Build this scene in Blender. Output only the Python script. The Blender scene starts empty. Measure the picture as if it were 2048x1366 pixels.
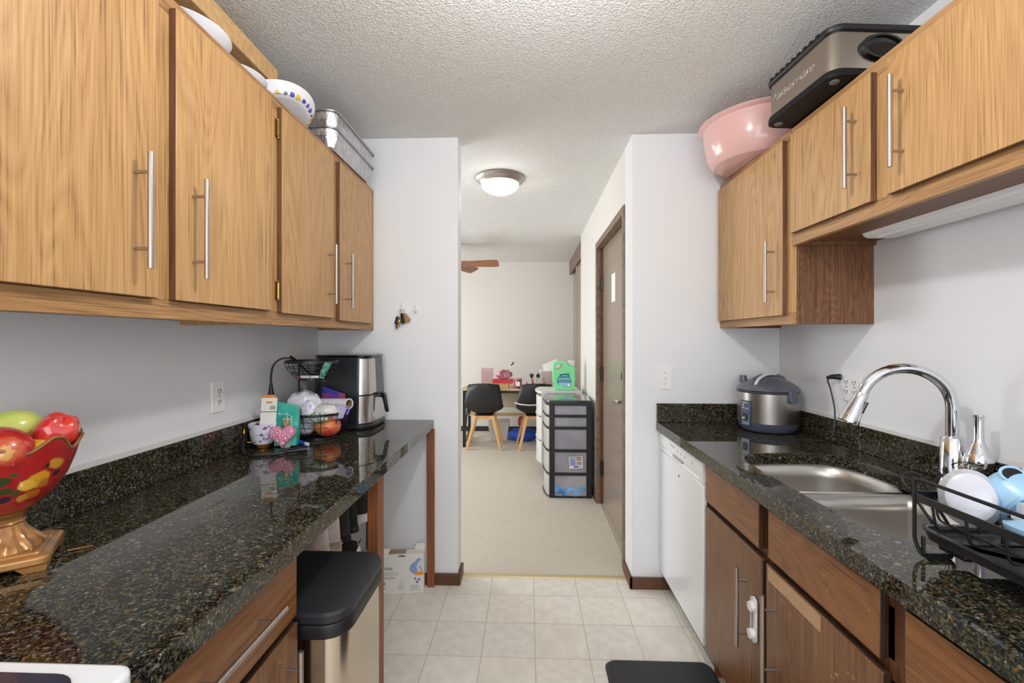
import bpy, bmesh, math, random
from mathutils import Vector, Matrix
random.seed(7)
PI = math.pi
sc = bpy.context.scene
C = sc.collection
# ---------------------------------------------------------------- camera
cd = bpy.data.cameras.new('camera'); cam = bpy.data.objects.new('camera', cd); C.objects.link(cam)
cd.sensor_width = 36.0; cd.lens = 896/2048*36.0; cd.shift_y = -6/2048; cd.clip_start = 0.02
cam.location = (0, 0, 1.341); cam.rotation_euler = (PI/2, 0, 0.037)
sc.camera = cam
# ---------------------------------------------------------------- world, exposure, main lights
w = bpy.data.worlds.new('world'); sc.world = w; w.use_nodes = True
w.node_tree.nodes['Background'].inputs[0].default_value = (0.75, 0.85, 1.0, 1)
w.node_tree.nodes['Background'].inputs[1].default_value = 0.6
sc.view_settings.view_transform = 'Standard'; sc.view_settings.look = 'None'
sc.view_settings.gamma = 1.0; sc.view_settings.use_curve_mapping = False
sc.view_settings.exposure = 0.17
sc.cycles.use_denoising = True
sc.cycles.max_bounces = 10; sc.cycles.diffuse_bounces = 8; sc.cycles.sample_clamp_indirect = 6.0

def light(name, kind, loc, energy, color=(1, 1, 1), size=0.1, rot=(0, 0, 0), sy=None, spread=None):
    l = bpy.data.lights.new(name, kind); l.energy = energy; l.color = color
    if kind == 'AREA':
        l.size = size
        if sy: l.shape = 'RECTANGLE'; l.size_y = sy
        if spread: l.spread = spread
    else:
        l.shadow_soft_size = size
    o = bpy.data.objects.new(name, l); C.objects.link(o); o.location = loc; o.rotation_euler = rot
    return o
# kitchen ceiling lamp (fixture is built further down, just above this bulb)
light('kitchen_lamp_light', 'POINT', (0.06, 0.92, 2.225), 21, (1.0, 0.985, 0.965), 0.05)
# added unseen fill light behind the camera; daylight from the dining room window on the left
light('kitchen_fill_light', 'AREA', (0.05, -1.26, 1.50), 29, (0.97, 0.99, 1.0), 1.9, (PI/2, 0, 0), 1.5)
light('dining_window_light', 'AREA', (-3.05, 4.4, 1.35), 72, (0.96, 0.98, 1.0), 2.2, (PI/2, 0, -PI/2), 1.4)
light('hall_lamp_light', 'POINT', (-0.19, 3.04, 2.27), 2.6, (1.0, 0.97, 0.91), 0.06)

# ---------------------------------------------------------------- materials
def sset(b, k, v):
    if k in b.inputs: b.inputs[k].default_value = v
def srgb(r, g, b):
    f = lambda c: (c/255/12.92) if c/255 <= 0.04045 else ((c/255+0.055)/1.055)**2.4
    return (f(r), f(g), f(b), 1)
MATS = {}
def new_mat(name):
    m = bpy.data.materials.new(name); m.use_nodes = True
    return m, m.node_tree.nodes, m.node_tree.links, m.node_tree.nodes['Principled BSDF']
def plain(name, col, rough=0.5, metal=0.0, coat=0.0, trans=0.0, alpha=1.0, bump=0.0, bscale=200, emit=None, es=0, spec=None, vary=0.0, ior=None):
    if name in MATS: return MATS[name]
    m, N, L, b = new_mat(name)
    c = srgb(*col)
    sset(b, 'Base Color', c); sset(b, 'Roughness', rough); sset(b, 'Metallic', metal)
    sset(b, 'Coat Weight', coat); sset(b, 'Transmission Weight', trans); sset(b, 'Alpha', alpha)
    if spec is not None: sset(b, 'Specular IOR Level', spec)
    if ior: sset(b, 'IOR', ior)
    if emit: sset(b, 'Emission Color', srgb(*emit)); sset(b, 'Emission Strength', es)
    if bump or vary:
        tc = N.new('ShaderNodeTexCoord'); n = N.new('ShaderNodeTexNoise'); n.inputs['Scale'].default_value = bscale
        n.inputs['Detail'].default_value = 4; L.new(tc.outputs['Object'], n.inputs['Vector'])
        if bump:
            bp = N.new('ShaderNodeBump'); bp.inputs['Strength'].default_value = bump; bp.inputs['Distance'].default_value = 0.002
            L.new(n.outputs['Fac'], bp.inputs['Height']); L.new(bp.outputs['Normal'], b.inputs['Normal'])
        if vary:
            mx = N.new('ShaderNodeMix'); mx.data_type = 'RGBA'
            mx.inputs['A'].default_value = tuple(x*(1-vary) for x in c[:3])+(1,); mx.inputs['B'].default_value = tuple(min(1, x*(1+vary)) for x in c[:3])+(1,)
            n2 = N.new('ShaderNodeTexNoise'); n2.inputs['Scale'].default_value = 3.0; L.new(tc.outputs['Object'], n2.inputs['Vector'])
            L.new(n2.outputs['Fac'], mx.inputs['Factor']); L.new(mx.outputs['Result'], b.inputs['Base Color'])
    MATS[name] = m
    return m
def ramp(N, stops):
    r = N.new('ShaderNodeValToRGB'); e = r.color_ramp.elements
    while len(e) < len(stops): e.new(0.5)
    for i, (p, c) in enumerate(stops): e[i].position = p; e[i].color = c if len(c) == 4 else tuple(c)+(1,)
    return r
def math_n(N, L, op, a, b=None):
    n = N.new('ShaderNodeMath'); n.operation = op
    for i, v in enumerate((a, b)):
        if v is None: continue
        if isinstance(v, (int, float)): n.inputs[i].default_value = v
        else: L.new(v, n.inputs[i])
    return n.outputs[0]
def wood(name, light_c, mid_c, dark_c, rough=0.42, grain='Z', scale=1.0, wear=0.0):
    """oak: stretched noise figure, fine pores along the grain"""
    m, N, L, b = new_mat(name)
    tc = N.new('ShaderNodeTexCoord'); oi = N.new('ShaderNodeObjectInfo')
    mp = N.new('ShaderNodeMapping'); k = {'Z': (1, 1, 0.13), 'Y': (1, 0.13, 1), 'X': (0.13, 1, 1)}[grain]
    mp.inputs['Scale'].default_value = k
    off = N.new('ShaderNodeCombineXYZ'); rr = math_n(N, L, 'MULTIPLY', oi.outputs['Random'], 37.0)
    for i in range(3): L.new(rr, off.inputs[i])
    L.new(tc.outputs['Object'], mp.inputs['Vector']); L.new(off.outputs[0], mp.inputs['Location'])
    n1 = N.new('ShaderNodeTexNoise'); n1.inputs['Scale'].default_value = 5*scale; n1.inputs['Detail'].default_value = 2; n1.inputs['Distortion'].default_value = 0.4
    L.new(mp.outputs[0], n1.inputs['Vector'])
    # cathedral figure: bands of the noise field
    s = math_n(N, L, 'MULTIPLY', n1.outputs['Fac'], 26.0); s = math_n(N, L, 'FRACT', s)
    s = math_n(N, L, 'SUBTRACT', s, 0.5); s = math_n(N, L, 'ABSOLUTE', s)
    s = math_n(N, L, 'MULTIPLY', s, 2.0)
    mp2 = N.new('ShaderNodeMapping'); k2 = {'Z': (1, 1, 0.014), 'Y': (1, 0.014, 1), 'X': (0.014, 1, 1)}[grain]
    mp2.inputs['Scale'].default_value = k2; L.new(tc.outputs['Object'], mp2.inputs['Vector']); L.new(off.outputs[0], mp2.inputs['Location'])
    n2 = N.new('ShaderNodeTexNoise'); n2.inputs['Scale'].default_value = 330; n2.inputs['Detail'].default_value = 3
    L.new(mp2.outputs[0], n2.inputs['Vector'])
    n3 = N.new('ShaderNodeTexNoise'); n3.inputs['Scale'].default_value = 2.3; L.new(mp.outputs[0], n3.inputs['Vector'])
    f = math_n(N, L, 'MULTIPLY', s, 0.20)
    f2 = math_n(N, L, 'MULTIPLY', n2.outputs['Fac'], 1.25); f = math_n(N, L, 'ADD', f, f2)
    f3 = math_n(N, L, 'MULTIPLY', n3.outputs['Fac'], 0.45); f = math_n(N, L, 'ADD', f, f3)
    f = math_n(N, L, 'SUBTRACT', f, 0.47)
    r = ramp(N, [(0.12, srgb(*dark_c)), (0.38, srgb(*mid_c)), (0.75, srgb(*light_c))])
    L.new(f, r.inputs[0])
    out = r.outputs[0]
    if wear:
        n4 = N.new('ShaderNodeTexNoise'); n4.inputs['Scale'].default_value = 45; n4.inputs['Detail'].default_value = 5
        L.new(tc.outputs['Object'], n4.inputs['Vector'])
        rw = ramp(N, [(0.70, (0, 0, 0, 1)), (0.73, (1, 1, 1, 1))]); L.new(n4.outputs['Fac'], rw.inputs[0])
        mx = N.new('ShaderNodeMix'); mx.data_type = 'RGBA'; mx.inputs['B'].default_value = srgb(214, 168, 110)
        wf = math_n(N, L, 'MULTIPLY', rw.outputs[0], wear); L.new(wf, mx.inputs['Factor']); L.new(out, mx.inputs['A']); out = mx.outputs['Result']
    L.new(out, b.inputs['Base Color'])
    bp = N.new('ShaderNodeBump'); bp.inputs['Strength'].default_value = 0.25; bp.inputs['Distance'].default_value = 0.001
    L.new(n2.outputs['Fac'], bp.inputs['Height']); L.new(bp.outputs['Normal'], b.inputs['Normal'])
    sset(b, 'Roughness', rough); sset(b, 'Specular IOR Level', 0.55)
    MATS[name] = m; return m
def granite(name):
    m, N, L, b = new_mat(name)
    tc = N.new('ShaderNodeTexCoord')
    v = N.new('ShaderNodeTexVoronoi'); v.inputs['Scale'].default_value = 290; v.inputs['Randomness'].default_value = 1
    n0 = N.new('ShaderNodeTexNoise'); n0.inputs['Scale'].default_value = 160; n0.inputs['Detail'].default_value = 3
    L.new(tc.outputs['Object'], n0.inputs['Vector'])
    va = N.new('ShaderNodeVectorMath'); va.operation = 'MULTIPLY_ADD'; va.inputs[1].default_value = (0.0028, 0.0028, 0.0028)
    L.new(n0.outputs['Color'], va.inputs[0]); L.new(tc.outputs['Object'], va.inputs[2]); L.new(va.outputs[0], v.inputs['Vector'])
    sep = N.new('ShaderNodeSeparateColor'); L.new(v.outputs['Color'], sep.inputs[0])
    r = ramp(N, [(0.0, srgb(14, 15, 13)), (0.30, srgb(24, 26, 22)), (0.46, srgb(58, 60, 50)), (0.58, srgb(104, 82, 46)),
                 (0.66, srgb(30, 36, 36)), (0.84, srgb(76, 82, 74)), (0.94, srgb(104, 86, 54)), (0.99, srgb(134, 140, 138))])
    L.new(sep.outputs[0], r.inputs[0])
    v2 = N.new('ShaderNodeTexVoronoi'); v2.inputs['Scale'].default_value = 52; L.new(va.outputs[0], v2.inputs['Vector'])
    sp2 = N.new('ShaderNodeSeparateColor'); L.new(v2.outputs['Color'], sp2.inputs[0])
    fl = math_n(N, L, 'GREATER_THAN', sp2.outputs[0], 0.968); near = math_n(N, L, 'LESS_THAN', v2.outputs['Distance'], 0.32)
    fl = math_n(N, L, 'MULTIPLY', fl, near); fl = math_n(N, L, 'MULTIPLY', fl, 0.5)
    mx = N.new('ShaderNodeMix'); mx.data_type = 'RGBA'; mx.inputs['B'].default_value = srgb(150, 156, 160)
    L.new(fl, mx.inputs['Factor']); L.new(r.outputs[0], mx.inputs['A'])
    n5 = N.new('ShaderNodeTexNoise'); n5.inputs['Scale'].default_value = 75; n5.inputs['Detail'].default_value = 5; n5.inputs['Roughness'].default_value = 0.7; L.new(tc.outputs['Object'], n5.inputs['Vector'])
    r5 = ramp(N, [(0.38, (0.38, 0.38, 0.38, 1)), (0.58, (1.15, 1.12, 1.05, 1))]); L.new(n5.outputs['Fac'], r5.inputs[0])
    mm = N.new('ShaderNodeMix'); mm.data_type = 'RGBA'; mm.blend_type = 'MULTIPLY'; mm.inputs['Factor'].default_value = 1.0
    L.new(mx.outputs['Result'], mm.inputs['A']); L.new(r5.outputs[0], mm.inputs['B']); L.new(mm.outputs['Result'], b.inputs['Base Color'])
    sset(b, 'Roughness', 0.035); sset(b, 'IOR', 1.47)
    MATS[name] = m; return m
def brushed(name, col, rough=0.28, axis='Z', aniso=0.6):
    m, N, L, b = new_mat(name)
    tc = N.new('ShaderNodeTexCoord'); mp = N.new('ShaderNodeMapping')
    mp.inputs['Scale'].default_value = {'Z': (1, 1, 0.01), 'X': (0.01, 1, 1), 'H': (0.01, 0.01, 1)}[axis]
    L.new(tc.outputs['Object'], mp.inputs['Vector'])
    n = N.new('ShaderNodeTexNoise'); n.inputs['Scale'].default_value = 600; n.inputs['Detail'].default_value = 2; L.new(mp.outputs[0], n.inputs['Vector'])
    r = ramp(N, [(0.3, (rough*0.75,)*3), (0.7, (rough*1.3,)*3)]); L.new(n.outputs['Fac'], r.inputs[0]); L.new(r.outputs[0], b.inputs['Roughness'])
    bp = N.new('ShaderNodeBump'); bp.inputs['Strength'].default_value = 0.06; bp.inputs['Distance'].default_value = 0.001
    L.new(n.outputs['Fac'], bp.inputs['Height']); L.new(bp.outputs['Normal'], b.inputs['Normal'])
    sset(b, 'Base Color', srgb(*col)); sset(b, 'Metallic', 1.0)
    MATS[name] = m; return m
def spots_mat(name, base, spots, rough=0.3, coat=0.5, warp=0.012, wscale=30, grad=None, metal=0.0):
    """painted surface: base colour and a list of ((x,y,z), radius, colour) painted patches, object space"""
    m, N, L, b = new_mat(name)
    tc = N.new('ShaderNodeTexCoord'); n = N.new('ShaderNodeTexNoise'); n.inputs['Scale'].default_value = wscale; n.inputs['Detail'].default_value = 3
    L.new(tc.outputs['Object'], n.inputs['Vector'])
    nv = N.new('ShaderNodeVectorMath'); nv.operation = 'SUBTRACT'; nv.inputs[1].default_value = (0.5, 0.5, 0.5); L.new(n.outputs['Color'], nv.inputs[0])
    va = N.new('ShaderNodeVectorMath'); va.operation = 'MULTIPLY_ADD'; va.inputs[1].default_value = (warp*2,)*3
    L.new(nv.outputs[0], va.inputs[0]); L.new(tc.outputs['Object'], va.inputs[2])
    rgb = N.new('ShaderNodeMix'); rgb.data_type = 'RGBA'; rgb.inputs['A'].default_value = srgb(*base); rgb.inputs['B'].default_value = srgb(*(grad or base))
    L.new(n.outputs['Fac'], rgb.inputs['Factor']); cur = rgb.outputs['Result']
    for (p, rad, col) in spots:
        d = N.new('ShaderNodeVectorMath'); d.operation = 'DISTANCE'; d.inputs[1].default_value = p; L.new(va.outputs[0], d.inputs[0])
        mr = N.new('ShaderNodeMapRange'); mr.inputs['From Min'].default_value = rad*0.85; mr.inputs['From Max'].default_value = rad*1.05
        mr.inputs['To Min'].default_value = 1; mr.inputs['To Max'].default_value = 0; L.new(d.outputs['Value'], mr.inputs['Value'])
        mx = N.new('ShaderNodeMix'); mx.data_type = 'RGBA'; mx.inputs['B'].default_value = srgb(*col)
        L.new(mr.outputs[0], mx.inputs['Factor']); L.new(cur, mx.inputs['A']); cur = mx.outputs['Result']
    L.new(cur, b.inputs['Base Color']); sset(b, 'Roughness', rough); sset(b, 'Coat Weight', coat); sset(b, 'Metallic', metal)
    MATS[name] = m; return m
def two_tone(name, a, c, scale=20, rough=0.6, lo=0.4, hi=0.6, detail=4, bump=0.0, coat=0, vor=False, stretch=(1, 1, 1), dist=0.002, metal=0):
    m, N, L, b = new_mat(name)
    tc = N.new('ShaderNodeTexCoord'); mp = N.new('ShaderNodeMapping'); mp.inputs['Scale'].default_value = stretch; L.new(tc.outputs['Object'], mp.inputs['Vector'])
    if vor:
        n = N.new('ShaderNodeTexVoronoi'); n.inputs['Scale'].default_value = scale; o = n.outputs['Distance']
    else:
        n = N.new('ShaderNodeTexNoise'); n.inputs['Scale'].default_value = scale; n.inputs['Detail'].default_value = detail; o = n.outputs['Fac']
    L.new(mp.outputs[0], n.inputs['Vector'])
    r = ramp(N, [(lo, srgb(*a)), (hi, srgb(*c))]); L.new(o, r.inputs[0]); L.new(r.outputs[0], b.inputs['Base Color'])
    if bump:
        bp = N.new('ShaderNodeBump'); bp.inputs['Strength'].default_value = bump; bp.inputs['Distance'].default_value = dist
        L.new(o, bp.inputs['Height']); L.new(bp.outputs['Normal'], b.inputs['Normal'])
    sset(b, 'Roughness', rough); sset(b, 'Coat Weight', coat); sset(b, 'Metallic', metal)
    MATS[name] = m; return m
def ceiling_mat():
    m, N, L, b = new_mat('popcorn ceiling')
    tc = N.new('ShaderNodeTexCoord')
    n = N.new('ShaderNodeTexNoise'); n.inputs['Scale'].default_value = 140; n.inputs['Detail'].default_value = 2.0; n.inputs['Roughness'].default_value = 0.55
    L.new(tc.outputs['Object'], n.inputs['Vector'])
    r = ramp(N, [(0.42, (0, 0, 0, 1)), (0.66, (1, 1, 1, 1))]); L.new(n.outputs['Fac'], r.inputs[0])
    bp = N.new('ShaderNodeBump'); bp.inputs['Strength'].default_value = 1.0; bp.inputs['Distance'].default_value = 0.0032
    L.new(r.outputs[0], bp.inputs['Height']); L.new(bp.outputs['Normal'], b.inputs['Normal'])
    sset(b, 'Base Color', srgb(236, 235, 233)); sset(b, 'Roughness', 0.75)
    return m
M_WALL = plain('painted wall', (234, 236, 239), 0.62, bump=0.12, bscale=70)
M_WALL2 = plain('warm painted wall', (221, 218, 212), 0.7, bump=0.1, bscale=70)
M_CEIL = ceiling_mat()
M_OAK = wood('honey oak', (202, 160, 108), (180, 138, 88), (124, 88, 52), 0.40)
M_OAKH = wood('honey oak rail', (186, 143, 94), (160, 118, 74), (106, 72, 44), 0.42, 'Y')
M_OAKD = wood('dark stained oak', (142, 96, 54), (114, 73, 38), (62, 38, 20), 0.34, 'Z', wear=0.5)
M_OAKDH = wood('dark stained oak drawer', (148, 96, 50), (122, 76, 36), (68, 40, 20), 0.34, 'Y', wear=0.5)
M_LAM = wood('walnut laminate panel', (140, 96, 62), (104, 66, 40), (66, 40, 26), 0.45, 'Z', 2.2)
M_TRIMW = wood('dark wood trim', (112, 74, 50), (86, 54, 36), (54, 34, 24), 0.5, 'Y', wear=0.5)
M_POST = wood('reddish wood post', (156, 94, 56), (132, 76, 42), (96, 56, 32), 0.5, 'Z')
M_LEGW = wood('beech wood', (226, 182, 128), (214, 166, 110), (190, 140, 84), 0.5, 'Z')
M_FAN = wood('fan blade wood', (170, 116, 84), (150, 98, 70), (120, 74, 50), 0.45, 'X')
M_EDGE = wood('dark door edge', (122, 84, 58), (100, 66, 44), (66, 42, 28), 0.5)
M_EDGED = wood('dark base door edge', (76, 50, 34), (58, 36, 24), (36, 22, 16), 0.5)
M_FRD = wood('gap-shaded face frame oak', (112, 68, 34), (88, 50, 24), (48, 26, 12), 0.4)  # oak darkened so the gaps around drawers and doors read as shadow
M_GRAN = granite('black gold granite')
M_STEEL = brushed('brushed steel', (196, 190, 184), 0.30, 'Z')
M_STEELH = plain('satin steel sink', (214, 211, 206), 0.36, 1.0)
M_NICKEL = brushed('satin nickel', (182, 174, 168), 0.36, 'Z')
M_CHROME = plain('chrome', (225, 226, 230), 0.05, 1.0)
M_DKMET = plain('dark hinge metal', (70, 66, 60), 0.35, 1.0)
M_BRASS = plain('aged brass', (168, 140, 84), 0.3, 1.0)
M_BLACK = plain('black plastic', (24, 24, 27), 0.42)
M_BLACKG = plain('gloss black plastic', (16, 16, 18), 0.16, coat=0.3)
M_BLACKM = plain('matt black metal', (22, 22, 24), 0.38)
M_WHITEP = plain('white plastic', (242, 242, 242), 0.35)
M_WHITEE = plain('white enamel', (234, 236, 238), 0.22, coat=0.4)
M_WHITEPAINT = plain('off white plastic', (218, 216, 210), 0.45)
M_DKGAP = plain('recess shade', (20, 14, 10), 0.8)  # near-black fill stands in for the shade inside openings
M_DOOR = plain('brown painted steel door', (146, 132, 118), 0.24, bump=0.03, bscale=300)
M_FRAME = two_tone('brown painted frame', (112, 92, 78), (134, 112, 96), 30, 0.45)
M_GROUT = plain('vinyl joint', (198, 192, 180), 0.6)
M_PAPER = plain('white paper', (238, 236, 230), 0.7)
M_PRINT = plain('black print', (24, 22, 22), 0.6)

# ---------------------------------------------------------------- mesh helpers
class B:
    def __init__(s): s.bm = bmesh.new()
    def box(s, x0, x1, y0, y1, z0, z1):
        v = [s.bm.verts.new((x, y, z)) for x in (x0, x1) for y in (y0, y1) for z in (z0, z1)]
        for f in ((0, 1, 3, 2), (4, 6, 7, 5), (0, 4, 5, 1), (2, 3, 7, 6), (0, 2, 6, 4), (1, 5, 7, 3)): s.bm.faces.new([v[i] for i in f])
        return s
    def hexa(s, lo, hi):
        """lo, hi: 4 points each, matching order"""
        a = [s.bm.verts.new(p) for p in lo]; b = [s.bm.verts.new(p) for p in hi]
        s.bm.faces.new(a[::-1]); s.bm.faces.new(b)
        for i in range(4): s.bm.faces.new((a[i], a[(i+1) % 4], b[(i+1) % 4], b[i]))
        return s
    def prism(s, pts, axis, a, b):
        """2-D polygon extruded along an axis: Z (x,y), Y (x,z), X (y,z)"""
        f = {'Z': lambda p, t: (p[0], p[1], t), 'Y': lambda p, t: (p[0], t, p[1]), 'X': lambda p, t: (t, p[0], p[1])}[axis]
        lo = [s.bm.verts.new(f(p, a)) for p in pts]; hi = [s.bm.verts.new(f(p, b)) for p in pts]
        n = len(pts); s.bm.faces.new(lo[::-1]); s.bm.faces.new(hi)
        for i in range(n): s.bm.faces.new((lo[i], lo[(i+1) % n], hi[(i+1) % n], hi[i]))
        return s
    def loft(s, rings, cap0=True, cap1=True, closed=True):
        R = [[s.bm.verts.new(p) for p in r] for r in rings]
        n = len(R[0])
        for a, b in zip(R, R[1:]):
            for i in range(n if closed else n-1): s.bm.faces.new((a[i], a[(i+1) % n], b[(i+1) % n], b[i]))
        if cap0: s.bm.faces.new(R[0][::-1])
        if cap1: s.bm.faces.new(R[-1])
        return s
    def tube(s, pts, r, seg=8, closed=False, caps=True):
        P = [Vector(p) for p in pts]; n = len(P); rs = r if isinstance(r, (list, tuple)) else [r]*n
        rings = []; up = None
        for i in range(n):
            if closed: t = (P[(i+1) % n]-P[i-1])
            else: t = P[min(i+1, n-1)]-P[max(i-1, 0)]
            t.normalize()
            if up is None:
                up = t.orthogonal().normalized()
            up = (up - t*up.dot(t))
            if up.length < 1e-6: up = t.orthogonal()
            up.normalize(); q = t.cross(up)
            rings.append([P[i]+(up*math.cos(2*PI*k/seg)+q*math.sin(2*PI*k/seg))*rs[i] for k in range(seg)])
        if closed:
            R = [[s.bm.verts.new(p) for p in rg] for rg in rings]
            # find best rotation for the closing seam
            a, b = R[-1], R[0]
            best = min(range(seg), key=lambda o: (a[0].co-b[o].co).length)
            for j in range(n):
                A, Bq = R[j], R[(j+1) % n]; o = best if j == n-1 else 0
                for i in range(seg): s.bm.faces.new((A[i], A[(i+1) % seg], Bq[(i+1+o) % seg], Bq[(i+o) % seg]))
        else:
            s.loft(rings, caps, caps)
        return s
    def cyl(s, p0, p1, r, r2=None, seg=16): return s.tube([p0, p1], [r, r if r2 is None else r2], seg)
    def lathe(s, prof, c=(0, 0), seg=32, sx=1.0, sy=1.0, mod=None, z0=0.0):
        """prof [(r,z)] bottom to top; mod(ang,r,z)->(r,z)"""
        rings = []
        for r, z in prof:
            ring = []
            for k in range(seg):
                a = 2*PI*k/seg; rr, zz = (r, z) if mod is None else mod(a, r, z)
                ring.append((c[0]+rr*sx*math.cos(a), c[1]+rr*sy*math.sin(a), z0+zz))
            rings.append(ring)
        return s.loft(rings, prof[0][0] > 1e-4, prof[-1][0] > 1e-4) if prof[0][0] > 1e-4 or prof[-1][0] > 1e-4 else s.loft(rings, False, False)
    def ball(s, c, rx, ry=None, rz=None, seg=20, mod=None):
        ry = rx if ry is None else ry; rz = rx if rz is None else rz
        n = seg//2; rings = []
        for i in range(n+1):
            t = PI*i/n; t = min(max(t, 0.02), PI-0.02); ring = []
            for k in range(seg):
                a = 2*PI*k/seg; v = Vector((math.sin(t)*math.cos(a), math.sin(t)*math.sin(a), -math.cos(t)))
                f = mod(v) if mod else 1.0
                ring.append((c[0]+v.x*rx*f, c[1]+v.y*ry*f, c[2]+v.z*rz*f))
            rings.append(ring)
        return s.loft(rings)
    def xf(s, M):
        bmesh.ops.transform(s.bm, matrix=M, verts=s.bm.verts); return s
def rrect(x0, x1, y0, y1, r, n=5):
    r = min(r, (x1-x0)/2-1e-4, (y1-y0)/2-1e-4)
    out = []
    for cx, cy, a0 in ((x1-r, y1-r, 0), (x0+r, y1-r, 90), (x0+r, y0+r, 180), (x1-r, y0+r, 270)):
        for k in range(n+1):
            a = math.radians(a0+90*k/n); out.append((cx+r*math.cos(a), cy+r*math.sin(a)))
    return out
def spline(pts, n=8, closed=False):
    P = [Vector(p) for p in pts]; out = []; m = len(P)
    rng = range(m if closed else m-1)
    for i in rng:
        g = (lambda k: P[k % m]) if closed else (lambda k: P[min(max(k, 0), m-1)])
        p0, p1, p2, p3 = g(i-1), g(i), g(i+1), g(i+2)
        for j in range(n):
            t = j/n
            out.append(0.5*((2*p1)+(p2-p0)*t+(2*p0-5*p1+4*p2-p3)*t*t+(3*p1-p0-3*p2+p3)*t**3))
    if not closed: out.append(P[-1].copy())
    return out
def base_of(o):
    v = Vector((0, 0, 0)); q = o
    while q is not None: v += q.location; q = q.parent
    return v
def mk(name, b, m, parent=None, bev=0.0, smooth=False, seg=2, origin=None, tags=None, kind=None, ang=0.6):
    bm = b.bm
    bmesh.ops.recalc_face_normals(bm, faces=bm.faces)
    if parent is not None:
        o0 = base_of(parent)
    elif origin is not None:
        o0 = Vector(origin)
    else:
        xs = [v.co for v in bm.verts]
        o0 = Vector(((min(v.x for v in xs)+max(v.x for v in xs))/2, (min(v.y for v in xs)+max(v.y for v in xs))/2, min(v.z for v in xs)))
    bmesh.ops.translate(bm, vec=-o0, verts=bm.verts)
    me = bpy.data.meshes.new(name); bm.to_mesh(me); bm.free()
    for mm in (m if isinstance(m, (list, tuple)) else [m]): me.materials.append(mm)
    if smooth:
        for p in me.polygons: p.use_smooth = True
        try: me.set_sharp_from_angle(angle=ang)
        except Exception: pass
    o = bpy.data.objects.new(name, me); C.objects.link(o)
    if parent is not None: o.parent = parent
    else: o.location = o0
    if bev:
        md = o.modifiers.new('bevel', 'BEVEL'); md.width = bev; md.segments = seg; md.limit_method = 'ANGLE'; md.angle_limit = 0.7
        if not smooth:
            for p in me.polygons: p.use_smooth = True
            try: me.set_sharp_from_angle(angle=ang)
            except Exception: pass
    if tags: tag(o, *tags)
    if kind: o['kind'] = kind
    return o
def tag(o, label, cat, group=None, kind=None):
    o['label'] = label; o['category'] = cat
    if group: o['group'] = group
    if kind: o['kind'] = kind
def thing(name, label, cat, loc, group=None):
    o = bpy.data.objects.new(name, None); C.objects.link(o); o.empty_display_size = 0.05
    o.location = loc; tag(o, label, cat, group); return o
def struct(name, b, m, parent=None, **k):
    o = mk(name, b, m, parent, origin=(0, 0, 0) if parent is None else None, **k)
    if parent is None: o['kind'] = 'structure'
    return o
def plabel(o, l): o['label'] = l; return o
def text(name, s, size, M, m, parent, ext=0.0004, shear=0.0, sx=1.0):
    """flat lettering mesh; M places the text plane (x right, y up, z out)"""
    cu = bpy.data.curves.new(name, 'FONT'); cu.body = s; cu.size = size; cu.extrude = ext; cu.shear = shear; cu.align_x = 'CENTER'; cu.align_y = 'CENTER'
    cu.resolution_u = 3
    t = bpy.data.objects.new(name, cu); C.objects.link(t)
    dg = bpy.context.evaluated_depsgraph_get(); me = bpy.data.meshes.new_from_object(t.evaluated_get(dg))
    bpy.data.objects.remove(t); bpy.data.curves.remove(cu)
    o0 = base_of(parent)
    me.transform(Matrix.Translation(-o0) @ M @ Matrix.Diagonal((sx, 1, 1, 1)))
    me.materials.clear(); me.materials.append(m); me.name = name
    o = bpy.data.objects.new(name, me); C.objects.link(o); o.parent = parent
    return o
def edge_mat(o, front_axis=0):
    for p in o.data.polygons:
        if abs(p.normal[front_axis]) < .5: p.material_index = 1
def frame_m(origin, xdir, ydir):
    x = Vector(xdir).normalized(); y = Vector(ydir).normalized(); z = x.cross(y).normalized(); y = z.cross(x)
    return Matrix(((x.x, y.x, z.x, origin[0]), (x.y, y.y, z.y, origin[1]), (x.z, y.z, z.z, origin[2]), (0, 0, 0, 1)))
def bar_handle(parent, p0, p1, out, d=0.036, r=0.006, inset=0.042, name='handle'):
    """bar pull from p0 to p1 (bar axis), posts go from the bar back along -out"""
    p0 = Vector(p0); p1 = Vector(p1); out = Vector(out); ax = (p1-p0).normalized()
    b = B().cyl(p0, p1, r, seg=14)
    for q in (p0+ax*inset, p1-ax*inset): b.cyl(q, q-out*d, r*0.62, seg=10)
    return mk(name, b, M_NICKEL, parent, smooth=True)
def dup(o, parent=None):
    c = o.copy(); C.objects.link(c); c.parent = parent
    for ch in list(o.children): dup(ch, c)
    return c

XW0, XW1, YF = -1.155, 1.33, 2.43
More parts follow.
